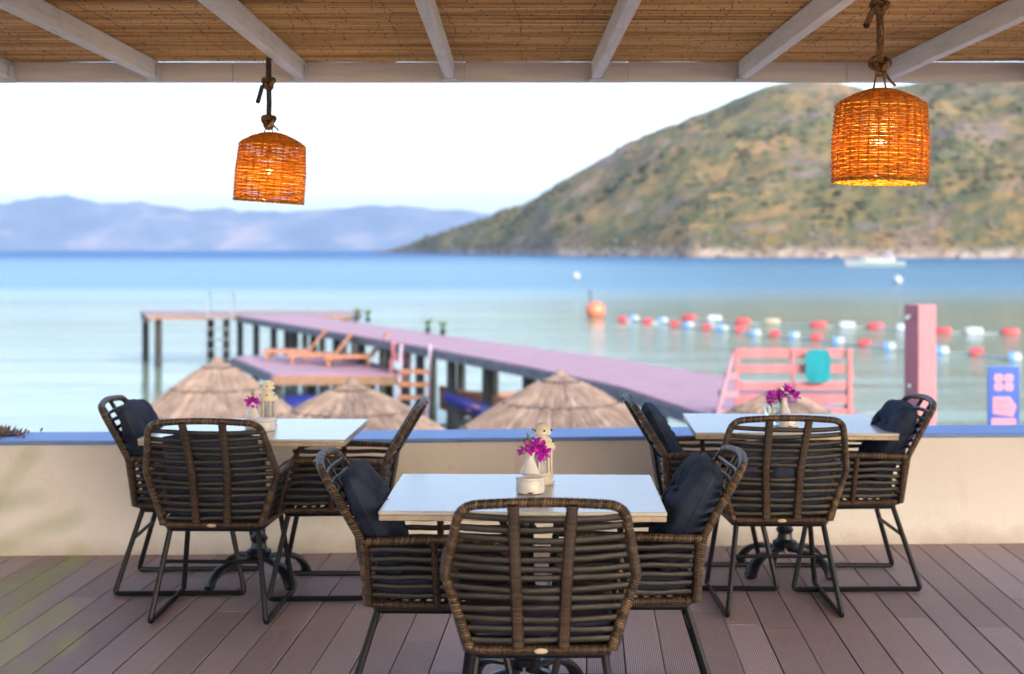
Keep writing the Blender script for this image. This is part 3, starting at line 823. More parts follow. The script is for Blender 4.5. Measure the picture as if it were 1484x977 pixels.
# near table
make_dish('white round lidded pot at the front of the near centre table', (.066, 5.14, TZ))
make_vase('white bud vase with rosemary and magenta blossom on the near centre table', (.066, 5.245, TZ), 1.12)
t = thing('flower_posy', 'magenta bougainvillea with a rosemary sprig in the near centre vase', 'flowers', (.066, 5.245, TZ + .11), 0, 'bougainvillea posies')
flower_parts(t, 34, .022, 1, .022, (.012, 0), [(-.022, 0, -.004), (.018, 0, .004), (.012, .006, .020), (.026, 0, -.002)])
sprig(t, (0, 0, -.04), (-.008, 0, .085), 60, 1); sprig(t, (0, 0, -.04), (-.022, .01, .072), 50, 2); sprig(t, (0, 0, -.04), (.004, .008, .062), 40, 3)
make_lantern('cream metal candle lantern behind the vase on the near centre table', (.113, 5.33, TZ), R(12))
# left rear table
make_vase('white bud vase with one magenta bloom on the rear left table', (-1.276, 7.0, TZ), 1.1)
t = thing('flower_posy', 'single magenta bloom with a green tip in the rear left vase', 'flowers', (-1.276, 7.0, TZ + .108), 0, 'bougainvillea posies')
flower_parts(t, 20, .022, 5, .018); sprig(t, (0, 0, -.04), (.003, 0, .075), 26, 4, .018); sprig(t, (0, 0, -.04), (-.008, .01, .062), 20, 5, .018)
make_lantern('cream metal candle lantern beside the vase on the rear left table', (-1.212, 7.06, TZ), R(3))
make_dish('white round lidded pot beside the lantern on the rear left table', (-1.20, 6.90, TZ))
# right rear table
make_vase('white bud vase with a wide magenta spray on the rear right table', (1.375, 7.20, TZ), 1.1)
t = thing('flower_posy', 'wide spray of magenta bougainvillea in the rear right vase', 'flowers', (1.375, 7.20, TZ + .105), 0, 'bougainvillea posies')
flower_parts(t, 46, .026, 8, .03, (0, 0), [(-.062, 0, -.012), (-.05, 0, .012), (.034, 0, .012), (.012, 0, .034), (.045, 0, -.004), (.0, 0, .012)])
sprig(t, (0, 0, -.04), (-.018, 0, .052), 30, 6, .02, M_green); sprig(t, (0, 0, -.04), (-.03, 0, .03), 30, 7, .02, M_green)
m_ = MB(); m_.lathe([(.034, 0), (.036, .002), (.038, .11), (.0365, .11), (.0345, .006), (.001, .005)], 28, cap=False)
o = m_.build('glass_tumbler', M_glass, None, angle=50); o.location = (1.312, 7.17, TZ); tag(o, 'tall clear glass tumbler left of the vase on the rear right table', 'glass')
make_dish('white round lidded pot in front of the vase on the rear right table', (1.37, 7.06, TZ))

# ------------------------------------------------------------------ hanging lamps
def lamp_mat():
    m = N('lamp_wicker'); tc = m.n('TexCoord'); sp = m.n('SeparateXYZ'); m.l(tc.outputs['UV'], sp.inputs[0])
    v = m.coord('Object'); f = m.noise(v, 40, 3); f2 = m.noise(m.coord('Object'), 60, 2)
    ff = m.math('ADD', m.math('MULTIPLY', f, .5), m.math('MULTIPLY', f2, .5))
    c = m.ramp(ff, [(0.35, (0.36, 0.15, 0.018, 1)), (0.5, (0.60, 0.28, 0.03, 1)), (0.66, (0.76, 0.41, 0.05, 1))])
    m.base(c); m.set(Roughness=.45)
    tr = m.n('BsdfTranslucent'); m.l(c, tr.inputs[0]); mx = m.n('MixShader'); mx.inputs[0].default_value = .42
    m.l(m.b.outputs[0], mx.inputs[1]); m.l(tr.outputs[0], mx.inputs[2]); m.l(mx.outputs[0], m.out.inputs[0]); return m.m
M_lamp = lamp_mat()
M_bulb = N('bulb_glow'); M_bulb.base((1, .8, .4, 1)); M_bulb.b.inputs['Emission Color'].default_value = (1, .72, .22, 1); M_bulb.b.inputs['Emission Strength'].default_value = 3; M_bulb = M_bulb.m
M_brass = simple('brass_ring', (0.65, 0.52, 0.30, 1), .3, 1.0, .1, 30)
def make_shade_mesh(Rb=.161, Rt=.152, H=.262):
    # origin at the rim; body goes up to H, then a low dome
    m_ = MB(); ns = 30
    prof = [(Rb, 0), (Rb + .001, H * .5), (Rt, H), (Rt * .93, H + .010), (Rt * .62, H + .036), (Rt * .33, H + .052), (.022, H + .056)]
    pp = resample([Vector((a, 0, b)) for a, b in prof], .0080)
    seg = ns * 4
    for i, p in enumerate(pp):
        r0, z0 = p.x, p.z
        pts = []
        ph_ = random.Random(i * 7 + 1).random() * 6.28
        for k in range(seg):
            th = 2 * PI * k / seg
            w = math.cos(th * ns / 2 + (PI if i % 2 else 0))
            rr = r0 + .0046 * w * min(1, r0 / .08); zz = z0 + .0011 * math.sin(th * 3 + ph_)
            pts.append((rr * math.cos(th), rr * math.sin(th), zz))
        m_.tube(pts, .0038, 5, closed=True)
    for k in range(ns):
        th = 2 * PI * k / ns
        m_.tube([(q.x * math.cos(th), q.x * math.sin(th), q.z) for q in pp[::3] + [pp[-1]]], .0028, 5)
    for dz in (0, 1):
        pts = [((Rb + .002 * math.cos(k * .9)) * math.cos(2 * PI * k / 160), (Rb + .002 * math.cos(k * .9)) * math.sin(2 * PI * k / 160), -.003 + .004 * math.sin(k * .9 + dz * PI)) for k in range(160)]
        m_.tube(pts, .0042, 6, closed=True)
    return m_
def twist(path, r, n=2, pitch=.035, sub=.004):
    pts = resample(path, sub); out = []
    m_ = MB()
    for s in range(3):
        q = []; acc = 0
        for i, p in enumerate(pts):
            if i: acc += (pts[i] - pts[i - 1]).length
            t = (pts[min(i + 1, len(pts) - 1)] - pts[max(i - 1, 0)]).normalized()
            a = Vector((0, 1, 0)) if abs(t.y) < .8 else Vector((1, 0, 0))
            n1 = (a - t * a.dot(t)).normalized(); n2 = t.cross(n1)
            th = 2 * PI * (acc / pitch + s / 3); q.append(p + (n1 * math.cos(th) + n2 * math.sin(th)) * r * .52)
        m_.tube(q, r * .62, 6)
    return m_
def knot_path(c, s, sq=1.0):
    out = []
    for k in range(64):
        t = 2 * PI * k / 64
        out.append(Vector((c[0] + s * (math.sin(t) + 2 * math.sin(2 * t)) * .36, c[1] + s * (-math.sin(3 * t)) * .55, c[2] + sq * s * (math.cos(t) - 2 * math.cos(2 * t)) * .36)))
    return out
shade_mesh = None
def make_lamp(label, loc, ztop, tilt, knots, rope_m, tail, rz):
    """loc = middle of the rim; ztop = where the rope meets the pergola"""
    global shade_mesh
    t = thing('wicker_pendant_lamp', label, 'lamp', loc, 0, 'wicker pendant lamps hanging from the pergola')
    if shade_mesh is None:
        sh = make_shade_mesh().build('lamp_shade', M_lamp, t); shade_mesh = sh.data
    else:
        sh = bpy.data.objects.new('lamp_shade', shade_mesh); col.objects.link(sh); sh.parent = t
    sh.rotation_euler = (R(tilt[0]), R(tilt[1]), rz)
    zt = .318
    z1 = knots[0] - loc[2]; z2 = knots[1] - loc[2]; zt2 = ztop - loc[2]
    m_ = twist([(0, 0, z1), (.002, 0, (z1 + z2) / 2), (0, 0, z2), (0, 0, zt2)], .0125); m_.build('rope', rope_m, t)
    for z_, s_ in ((z1, .030), (z2, .026)):
        m_ = MB(); kp = knot_path((0, 0, z_), s_); m_.tube(kp, .0105, 8, closed=True); m_.ball((0, 0, z_), s_ * .6, 10, 6); m_.build('knot', M_rope, t)
    m_ = twist([(0, 0, z2), (-.03, -.01, z2 - .02), (-.048, -.01, z2 - .085 * tail)], .011); m_.ball((-.049, -.01, z2 - .087 * tail), .012, 8, 5); m_.build('rope_tail', rope_m, t)
    m_ = MB()
    for s in (-1, 1): m_.tube([(s * .006, 0, z1), (s * .024, 0, zt - .01)], .0035, 6)
    m_.tube([(.01, 0, z1 - .01), (.03, -.02, zt + .03), (.05, -.02, zt + .01)], .005, 6)
    m_.build('hanging_loop', M_rope, t)
    m_ = MB(); m_.tube([(.0, .025 * math.cos(a), zt2 - .018 + .022 * math.sin(a)) if False else (.022 * math.cos(a), 0, zt2 - .02 + .022 * math.sin(a)) for a in [2 * PI * k / 24 for k in range(24)]], .003, 6, closed=True)
    m_.tube([(0, 0, zt2 + .03), (0, 0, zt2)], .004, 6); m_.build('ring', M_brass, t)
    m_ = MB(); m_.lathe([(.016, .20), (.018, .205), (.018, .245), (.010, .25)], 14); m_.tube([(0, 0, .25), (0, 0, .315)], .004, 6); m_.build('bulb_socket', M_castiron, t)
    m_ = MB(); m_.ball((0, 0, .140), .012, 16, 10, (1, 1, 1.2)); m_.build('bulb', M_bulb, t)
    ld = bpy.data.lights.new('bulb_light', 'POINT'); ld.energy = 2.6; ld.color = (1, .70, .28); ld.shadow_soft_size = .045
    lo = bpy.data.objects.new('bulb_light', ld); col.objects.link(lo); lo.parent = t; lo.location = (0, 0, .10)
    return t
# left lamp: rope from the ring under the second rafter of the left half
make_lamp('wicker pendant lamp on dark rope, hanging against the open sky', (-1.146, 6.70, 1.862), 2.532, (3, 3.2), (2.234, 2.415), M_ropedark, 1.0, 0.4)
make_lamp('wicker pendant lamp on tan rope, hanging in front of the headland', (1.285, 4.97, 1.872), 2.532, (1.5, 1), (2.275, 2.478), M_rope, .75, 1.7)

# ------------------------------------------------------------------ thatched beach umbrellas
def thatch_mat():
    m = N('thatch_reed'); tc = m.n('TexCoord'); mp = m.n('Mapping'); mp.inputs['Scale'].default_value = (3.0, 90, 1); m.l(tc.outputs['UV'], mp.inputs[0])
    f = m.noise(mp.outputs[0], 1.0, 4, .6); f2 = m.noise(m.coord('Object'), 2.6, 5, .7)
    ff = m.math('ADD', m.math('MULTIPLY', f, .45), m.math('MULTIPLY', f2, .55))
    m.base(m.ramp(ff, [(.32, (0.065, 0.048, 0.043, 1)), (.5, (0.175, 0.13, 0.108, 1)), (.68, (0.33, 0.25, 0.195, 1))])); m.set(Roughness=.9); m.bump(f, .6, .02); return m.m
M_thatch = thatch_mat(); M_tie = simple('dark_thatch_tie', (0.05, 0.04, 0.038, 1), .9, 0, .3, 8)
def umbrella(label, apex, Rr, drop, tilt=(0, 0), base=-3.0, seed=0):
    rng = random.Random(seed)
    t = thing('thatched_umbrella', label, 'beach umbrella', (apex.x, apex.y, base), rng.random() * 6, 'thatched umbrellas on the beach')
    H = apex.z - base; n = 28; nr = 22
    def surf(rf, th):
        k = th * n / (2 * PI); fr = k - math.floor(k)
        rib = .042 * math.sin(PI * fr) ** .4 * min(1, rf * 3)
        z = -drop * (rf ** 1.12) + rib + .012 * noise.noise((rf * 9, th * 12, seed))
        return z
    m_ = MB(); seg = n * 5
    vs = []; 
    for i in range(nr + 1):
        rf = i / nr
        for k in range(seg):
            th = 2 * PI * k / seg
            rr = Rr * rf * (1 + (.02 * noise.noise((k * .9, seed, 0)) + .012 * rng.uniform(-1, 1) if i == nr else 0)); rr = max(rr, .012)
            vs.append((rr * math.cos(th), rr * math.sin(th), H + surf(rf, th)))
    fs = []; uv = []
    for i in range(nr):
        for k in range(seg):
            k2 = (k + 1) % seg; fs.append((i * seg + k, (i + 1) * seg + k, (i + 1) * seg + k2, i * seg + k2))
            uv.append([(i / nr, k / seg), ((i + 1) / nr, k / seg), ((i + 1) / nr, (k + 1) / seg), (i / nr, (k + 1) / seg)])
    m_.add(vs, fs, uv)
    # hanging fringe, and the underside
    vs = []; 
    for k in range(seg):
        th = 2 * PI * k / seg
        a = m_.v[nr * seg + k]; vs += [a, (a[0] * 1.0, a[1] * 1.0, a[2] - .07 - .05 * rng.random()), (a[0] * .96, a[1] * .96, a[2] - .05)]
    fs = []
    for k in range(seg):
        q = 3 * k; w = 3 * ((k + 1) % seg); fs += [(q, q + 1, w + 1, w), (q + 1, q + 2, w + 2, w + 1)]
    o_ = len(vs); vs.append((0, 0, H - .08)); fs += [(3 * k + 2, o_, 3 * ((k + 1) % seg) + 2) for k in range(seg)]
    m_.add(vs, fs)
    for q_ in range(2600):
        rf0 = rng.uniform(.02, 1.0) ** .6; th = rng.random() * 2 * PI; dl = rng.uniform(.10, .26); rf1 = min(rf0 + dl, 1.0 + rng.uniform(.0, .04)); w_ = rng.uniform(.006, .015)
        dth = rng.uniform(-.03, .03); uu = rng.random()
        a_ = []
        for rf, tt, lf in ((rf0, th, .004), (rf1, th + dth, rng.uniform(.006, .022))):
            z_ = H + surf(min(rf, 1.0), tt) - max(0, rf - 1) * drop * 1.3 + lf; rr = Rr * rf
            ex = Vector((-math.sin(tt), math.cos(tt), 0)) * w_; c_ = Vector((rr * math.cos(tt), rr * math.sin(tt), z_))
            a_ += [c_ - ex, c_ + Vector((0, 0, w_ * .8)), c_ + ex]
        m_.add(a_, [(0, 3, 4, 1), (1, 4, 5, 2)], [[(uu * 3, uu), (uu * 3 + .1, uu), (uu * 3 + .1, uu), (uu * 3, uu)]] * 2)
    cn = m_.build('thatch_cone', M_thatch, t, angle=60)
    cn.rotation_euler = (0, 0, 0)
    m_ = MB()
    for rf in (.16, .48, .80):
        m_.tube([(Rr * rf * math.cos(2 * PI * k / 90), Rr * rf * math.sin(2 * PI * k / 90), H + surf(rf, 2 * PI * k / 90) + .006) for k in range(90)], .020, 5, closed=True)
    m_.build('tie_ring', M_tie, cn)
    m_ = MB(); m_.lathe([(.10, -.10), (.085, 0.0), (.05, .05), (.01, .07)], 14, c=(0, 0, H)); m_.build('top_knot', M_thatch, cn)
    m_ = MB(); m_.lathe([(.055, -.3), (.055, H - .06)], 12); m_.build('pole', M_orangewood, t)
    return t
umbrella('leftmost thatched umbrella, its cone rising behind the leftmost armchair', P(315, 521, 24.6), 1.62, 1.22, seed=1)
umbrella('thatched umbrella below the bathing platform, second from the left', P(510, 554, 20.5), 1.75, 1.02, seed=2)
umbrella('widest thatched umbrella, in the middle in front of the pier walkway', P(812, 541, 22.0), 1.85, 1.12, seed=3)
umbrella('thatched umbrella in front of the coral bench', P(1132, 566, 19.3), 1.35, .72, seed=4)

# ------------------------------------------------------------------ pier
ZP = -1.05
pier = thing('pier', 'long pink planked pier on dark piles running out over the calm water', 'pier', (0, 0, 0))
low = [(3.25, 21.0), (3.2, 23.0), (2.14, 27.9), (.29, 32.9), (-2.76, 40.0), (-11.2, 57.9)]
upp = [(5.7, 21.0), (5.75, 23.2), (4.64, 29.6), (2.07, 36.1), (-.85, 41.8), (-8.3, 57.9)]
def resamp2(tab, n):
    q = resample([Vector((a, b, 0)) for a, b in tab], .5); return [q[int(round(i * (len(q) - 1) / (n - 1)))] for i in range(n)]
def planked(la, lb, z, nplank, mat, name, parent, th=.05):
    A = resample([Vector((a, b, 0)) for a, b in la], .05); B = resample([Vector((a, b, 0)) for a, b in lb], .05)
    m_ = MB()
    for k in range(nplank):
        q = []
        for f in (k / nplank, (k + .955) / nplank):
            i = f * (len(A) - 1); j = f * (len(B) - 1)
            q.append((A[int(i)].lerp(A[min(len(A) - 1, int(i) + 1)], i % 1), B[int(j)].lerp(B[min(len(B) - 1, int(j) + 1)], j % 1)))
        (a0, b0), (a1, b1) = q
        m_.prism([(a0.x, a0.y), (b0.x, b0.y), (b1.x, b1.y), (a1.x, a1.y)], z - th, z)
    return m_.build(name, mat, parent, smooth=False)
planked(low, upp, ZP, 190, M_pink, 'walkway_deck', pier)
def edge_beam(tab, z, parent, off=0.0, name='side_beam', w=.12, h=.26, mat=None):
    m_ = MB(); m_.tube(resample([(a, b, z) for a, b in tab], 1.0), 1.0, 4, flat=(h * .7, w * .7), up=(0, 0, 1))
    # square section rotated 45 degrees in the parameter: use corners
    return m_.build(name, mat or M_greybeam, parent, smooth=False)
def rail_box(a, b, z0, z1, w, name, mat, parent):
    a = Vector((a[0], a[1], 0)); b = Vector((b[0], b[1], 0)); d = (b - a).normalized(); n_ = Vector((-d.y, d.x, 0)) * w / 2
    m_ = MB(); m_.prism([tuple((a + n_)[:2]), tuple((a - n_)[:2]), tuple((b - n_)[:2]), tuple((b + n_)[:2])], z0, z1); return m_.build(name, mat, parent, smooth=False)
for tab in (low, upp):
    for a, b in zip(tab, tab[1:]): rail_box(a, b, ZP - .25, ZP - .055, .12, 'side_beam', M_greybeam, pier)
def pile(x, y, ztop, parent, r=.13, zb=-4.2):
    m_ = MB(); m_.lathe([(r, zb), (r * 1.04, -3.1), (r * .97, ztop)], 10, c=(x, y, 0)); return m_.build('pile', M_pile, parent)
LA = resample([Vector((a, b, 0)) for a, b in low], 2.45); LB = resample([Vector((a, b, 0)) for a, b in upp], 2.35)
for p in LA[1:]: pile(p.x + .12, p.y + .05, ZP - .06, pier)
for p in LB[1:]: pile(p.x - .12, p.y - .05, ZP - .06, pier)
# T head
hx0, hx1, hy0, hy1 = -15.3, -6.6, 57.9, 62.6
planked([(hx0 + .4, hy0), (hx1, hy0)], [(hx0 - 1.1, hy1), (hx1, hy1)], ZP + .002, 60, simple('weathered_tan_planks', (0.22, 0.165, 0.175, 1), .7, 0, .15, 2), 'head_deck', pier)
rail_box((hx0 + .45, hy0 + .06), (hx1, hy0 + .06), ZP - .17, ZP - .055, .12, 'side_beam', M_tanbeam, pier)
rail_box((hx0 + .52, hy0 + .13), (hx0 - .98, hy1), ZP - .34, ZP - .055, .12, 'side_beam', M_greybeam, pier)
rail_box((hx1 - .06, hy0), (hx1 - .06, hy1), ZP - .34, ZP - .055, .12, 'side_beam', M_greybeam, pier)
for x_, y_ in ((-16.05, 62.3), (-14.5, 58.3), (-13.2, 62.3), (-11.7, 58.3), (-9.2, 58.3), (-9.5, 62.3), (-6.9, 58.3), (-6.9, 62.3)): pile(x_, y_, ZP - .06, pier, .15)

# lower swimming platform beside the pier
ZL = -1.90
plat = thing('swimming_platform', 'lower pink planked bathing platform attached beside the pier', 'platform', (0, 0, 0))
planked([(-9.2, 46.8), (-6.75, 40.3), (-2.9, 40.3)], [(-6.5, 48.4), (-5.0, 46.2), (-3.6, 42.6)], ZL, 50, M_pink, 'platform_deck', plat)
for a, b in (((-9.2, 46.8), (-6.75, 40.3)), ((-6.75, 40.3), (-2.9, 40.3))): rail_box(a, b, ZL - .30, ZL - .055, .12, 'side_beam', M_tanbeam if a[0] > -9 else M_greybeam, plat)
for x_, y_ in ((-9.0, 46.7), (-7.9, 43.7), (-6.65, 40.5), (-5.3, 40.5), (-4.0, 40.5), (-3.05, 40.5), (-6.4, 45.2), (-4.4, 43.2)): pile(x_, y_, ZL - .06, plat, .12)
m_ = MB(); m_.lathe([(.34, -.45), (.38, -.38), (.38, .38), (.34, .45)], 18); o = m_.build('blue_barrel', M_blue); o.rotation_euler = (0, r90, 0); o.location = (-5.9, 40.0, -2.82); tag(o, 'deep blue barrel float under the front edge of the bathing platform', 'barrel')

def make_ladder(name, label, x, y, ztop, zbot, w, lean, rails_m, step_m, parent=None, rz=0.0, straight=False):
    t = thing(name, label, 'ladder', (x, y, 0), rz)
    for s in (-1, 1):
        m_ = MB()
        if straight: m_.tube([(s * w / 2, .1, ztop + .1), (s * w / 2, -lean, zbot)], .042, 8)
        else: m_.tube(fillet([(s * w / 2, .75, ztop - .75), (s * w / 2, .62, ztop - .1), (s * w / 2, .25, ztop), (s * w / 2, 0, ztop - .35), (s * w / 2, -lean, zbot)], .2, 5), .026, 8)
        m_.build('handrail', rails_m, t)
    z = ztop - (.62 if straight else 1.1)
    while z > zbot + .1:
        m_ = MB(); f = (ztop - z) / (ztop - zbot); m_.box((0, -lean * f, z), (w, .14, .10 if straight else .05)); m_.build('step', step_m, t, smooth=False); z -= (.34 if straight else .42)
    return t
make_ladder('swim_ladder', 'steel swim ladder with tall curved rails at the pier head', -11.9, 57.75, ZP + 1.0, -3.5, .95, .35, M_steel, M_steel, rz=0)
make_ladder('wooden_ladder', 'wooden ladder with orange steps leading down from the pier', -2.62, 38.4, ZP + .02, -3.5, .80, .45, simple('pale_lilac_wood', (.28, .24, .33, 1), .6), M_orangewood, rz=R(-8), straight=True)

# loungers on the platform
def lounger(label, x, y, rz, z=ZL + .003, first=None):
    t = thing('wooden_lounger', label, 'sun lounger', (x, y, z), rz, 'orange wooden loungers on the platform')
    m_ = MB()
    for k in range(12): m_.box((-.65 + k * .115, 0, .33), (.09, .62, .025))
    m_.build('seat', M_orangewood, t, smooth=False)
    m_ = MB(); Mx = Matrix.Translation((.72, 0, .34)) @ Matrix.Rotation(R(-52), 4, 'Y')
    for k in range(7): m_.box((.06 + k * .115, 0, 0), (.09, .62, .025), Mx)
    for s in (-1, 1): m_.box((.42, s * .29, -.03), (.84, .05, .05), Mx)
    m_.build('backrest', M_orangewood, t, smooth=False)
    m_ = MB()
    for s in (-1, 1): m_.box((0.0, s * .33, .29), (1.5, .04, .09))
    m_.build('side_rail', M_orangewood, t, smooth=False)
    for a in (-.6, .6):
        for s in (-1, 1): m_ = MB(); m_.box((a, s * .30, .13), (.07, .06, .26)); m_.build('leg', M_orangewood, t, smooth=False)
    return t
l0 = lounger('left orange wooden lounger on the bathing platform, back raised', -7.2, 45.5, R(5))
dup(l0, (-5.0, 43.2, ZL + .003), R(12), 'orange wooden lounger closest to the pier walkway, back raised')
dup(l0, (-6.2, 44.1, ZL + .003), R(8), 'middle orange wooden lounger on the bathing platform, back raised')
m_ = MB()
t = thing('deck_chair', 'pinkish wooden deck chair standing behind the wooden ladder', 'chair', (-3.2, 40.95, ZL + .003), R(0), None)
for k in range(6): m_.box((0, .18 + .02 * k, .40 + k * .085), (.58, .02, .075))
m_.build('backrest', M_coral, t, smooth=False)
m_ = MB(); m_.box((0, -.08, .36), (.58, .5, .03)); m_.build('seat', M_coral, t, smooth=False)
for a in (-.26, .26):
    for b in (-.3, .16): m_ = MB(); m_.box((a, b, .172), (.05, .05, .345)); m_.build('leg', M_coral, t, smooth=False)

# little potted plants along the outer edge of the walkway
def potplant(label, p, first=None):
    if first: return dup(first, p, random.random() * 6, label)
    t = thing('potted_plant', label, 'plant', p, 0, 'small potted plants along the pier')
    m_ = MB(); m_.lathe([(.07, 0), (.10, .16), (.11, .17), (.09, .17)], 12); m_.build('pot', M_pile, t)
    m_ = MB(); rng = random.Random(4)
    for k in range(46):
        a = rng.random() * 2 * PI; L = rng.uniform(.2, .42); d = Vector((math.cos(a) * .45, math.sin(a) * .45, 1)).normalized() * L; s_ = Vector((-math.sin(a), math.cos(a), 0)) * .022
        p0 = Vector((0, 0, .15)); mid = p0 + d * .6; end = p0 + d + Vector((math.cos(a), math.sin(a), -.3)) * .06
        m_.add([p0 - s_ * .4, mid - s_, end, mid + s_, p0 + s_ * .4], [(0, 1, 2, 3, 4)])
    m_.build('foliage', M_green, t); return t
pts_ = [(525, 473, 54.0), (541, 474.5, 52.6), (629, 490, 45.9), (651, 493, 44.6)]
lab = ['first from the pier head', 'second from the pier head', 'third from the pier head', 'the one nearest the shore']
p0 = None
for (a, b, D), lb in zip(pts_, lab):
    q = P(a, b, D); q.z = ZP + .002; q.x -= .2
    r_ = potplant('small green potted plant on the pier walkway, ' + lb, q, p0); p0 = p0 or r_

# blue kayak and rowing boat hull under the pier
def hull(name, label, cat, loc, rz, L, Wd, H, mat, tilt=(0, 0)):
    m_ = MB(); n = 17; sec = 9; vs = []
    for i in range(n):
        t_ = -1 + 2 * i / (n - 1); w = Wd / 2 * max(.02, (1 - abs(t_) ** 2.4)); rise = H * .35 * abs(t_) ** 3
        for k in range(sec):
            a = PI * k / (sec - 1); vs.append((t_ * L / 2, -math.cos(a) * w, rise + H * (1 - math.sin(a) * (1 - .15 * abs(t_)))))
    fs = [(i * sec + k, (i + 1) * sec + k, (i + 1) * sec + k + 1, i * sec + k + 1) for i in range(n - 1) for k in range(sec - 1)]
    o2 = len(vs)
    for i in range(n):
        for k in range(sec): x_, y_, z_ = vs[i * sec + k]; vs.append((x_ * .97, y_ * .90, z_ + .03))
    fs += [(o2 + i * sec + k + 1, o2 + (i + 1) * sec + k + 1, o2 + (i + 1) * sec + k, o2 + i * sec + k) for i in range(n - 1) for k in range(sec - 1)]
    for i in range(n - 1):
        for k in (0, sec - 1): fs.append((i * sec + k, (i + 1) * sec + k, o2 + (i + 1) * sec + k, o2 + i * sec + k))
    m_.add(vs, fs); t = thing(name, label, cat, loc, rz)
    m_.build('hull', mat, t, angle=60)
    m_ = MB()
    for q in (-.45, 0, .4): m_.box((q * L / 2, 0, H * .72), (.18, Wd * .78, .03))
    m_.build('thwart', M_orangewood, t, smooth=False); return t
hull('kayak', 'bright blue kayak leaning under the middle of the pier', 'kayak', (-.35, 33.4, -2.45), R(-14), 2.8, .55, .28, M_blue)
bpy.data.objects['kayak'].rotation_euler = (R(10), R(14), R(-14))
hull('rowing_boat', 'brown wooden rowing boat moored beyond the pier piles', 'boat', (.2, 41.0, SEA - .12), R(4), 4.6, 1.4, .75, simple('brown_boat_paint', (.20, .10, .07, 1), .5))

# coral bench on the pier landing, with a towel
bn = thing('slatted_bench', 'coral slatted double bench with tall back, on the pier landing', 'bench', (4.40, 22.2, ZP + .003)); bn.scale = (.95, 1, 1)
for k, (z0, z1) in enumerate(((.07, .20), (.27, .40), (.49, .61), (.75, .88), (.98, 1.13))):
    for s in (-1, 1):
        m_ = MB(); m_.box((s * .445, .03 * k, (z0 + z1) / 2), (.86, .035, z1 - z0)); m_.build('slat', M_coral, bn, smooth=False, bevel=.006)
for x_ in (-.93, .0, .93):
    m_ = MB(); m_.box((x_, .045 if x_ else .10, .565), (.07 if x_ else .05, .06, 1.13)); m_.build('upright', M_coral if x_ else M_pinkpost, bn, smooth=False, bevel=.004)
for x_ in (-.97, .97):
    m_ = MB(); m_.tube([(x_, .09, 1.10), (x_ - (.40 if x_ < 0 else .0), -.45 if x_ < 0 else .5, .0)], .035, 6)
    for f in (.35, .6, .85):
        a = Vector((x_, .09, 1.10)).lerp(Vector((x_ - (.40 if x_ < 0 else 0), -.45 if x_ < 0 else .5, 0)), f); m_.box(((a.x + x_) / 2, (a.y + .06) / 2, a.z), (abs(a.x - x_) + .05, abs(a.y) * .9 + .04, .10))
    m_.build('raked_leg', M_pink if x_ < 0 else M_pinkpost, bn, smooth=False)
m_ = MB(); m_.box((0, .33, .40), (1.84, .5, .04)); m_.build('seat', M_coral, bn, smooth=False, bevel=.006)
# towel over the back
m_ = MB(); n = 16; vs = []
for j in range(n + 1):
    for i in range(n + 1):
        u = -1 + 2 * i / n; v_ = j / n
        cx_ = u * .19 * (1 - .16 * abs(2 * v_ - 1) ** 12); y_ = -.035 - .004 * math.sin(u * 6 + v_ * 3) * v_; z_ = 1.10 - .52 * v_ - (.04 * abs(u) ** 10 * (1 - 2 * v_))
        vs.append((cx_, y_, z_))
for j in range(n + 1):
    for i in range(n + 1): x_, y_, z_ = vs[j * (n + 1) + i]; vs.append((x_, y_ + .018, z_))
K = (n + 1) ** 2
fs = [(j * (n + 1) + i, j * (n + 1) + i + 1, (j + 1) * (n + 1) + i + 1, (j + 1) * (n + 1) + i) for j in range(n) for i in range(n)]
fs += [tuple(reversed([q + K for q in f])) for f in fs[:n * n]]
for i in range(n):
    for a, b in (((0, i), (0, i + 1)), ((n, i), (n, i + 1)), ((i, 0), (i + 1, 0)), ((i, n), (i + 1, n))):
        p_, q_ = a[0] * (n + 1) + a[1], b[0] * (n + 1) + b[1]; fs.append((p_, q_, q_ + K, p_ + K))
m_.add(vs, fs); tw = m_.build('beach_towel', M_towel, None); tw.location = (4.765, 22.17, ZP - .02 + .05); tw.scale = (1.02, 1, 1); tag(tw, 'turquoise towel hanging over the back of the coral bench', 'towel')

# pink shower post
sp_ = thing('shower_post', 'tall pink square post with small taps rising behind the rear right table', 'post', (5.74, 20.0, -3.0), R(24))
m_ = MB(); m_.box((0, 0, 1.93), (.31, .31, 3.86)); m_.build('post_body', M_pinkpost, sp_, smooth=False, bevel=.01)
m_ = MB()
for q in (-.052, .052): m_.box((q, -.1575, 1.93), (.006, .004, 3.80))
m_.build('groove', simple('groove_pink_paint', (.42, .15, .17, 1), .7), sp_, smooth=False)  # groove lines in a lighter pink than the post body
m_ = MB(); m_.tube([(-.15, 0, 3.70), (-.24, 0, 3.70)], .02, 8); m_.lathe([(.01, 0), (.05, -.03), (.05, -.05)], 12, c=(-.25, 0, 3.71)); m_.build('shower_head', M_steel, sp_)
m_ = MB(); m_.tube([(-.15, 0, 2.72), (-.19, 0, 2.72)], .018, 8); m_.ball((-.20, 0, 2.72), .035, 10, 6); m_.build('tap', M_steel, sp_)

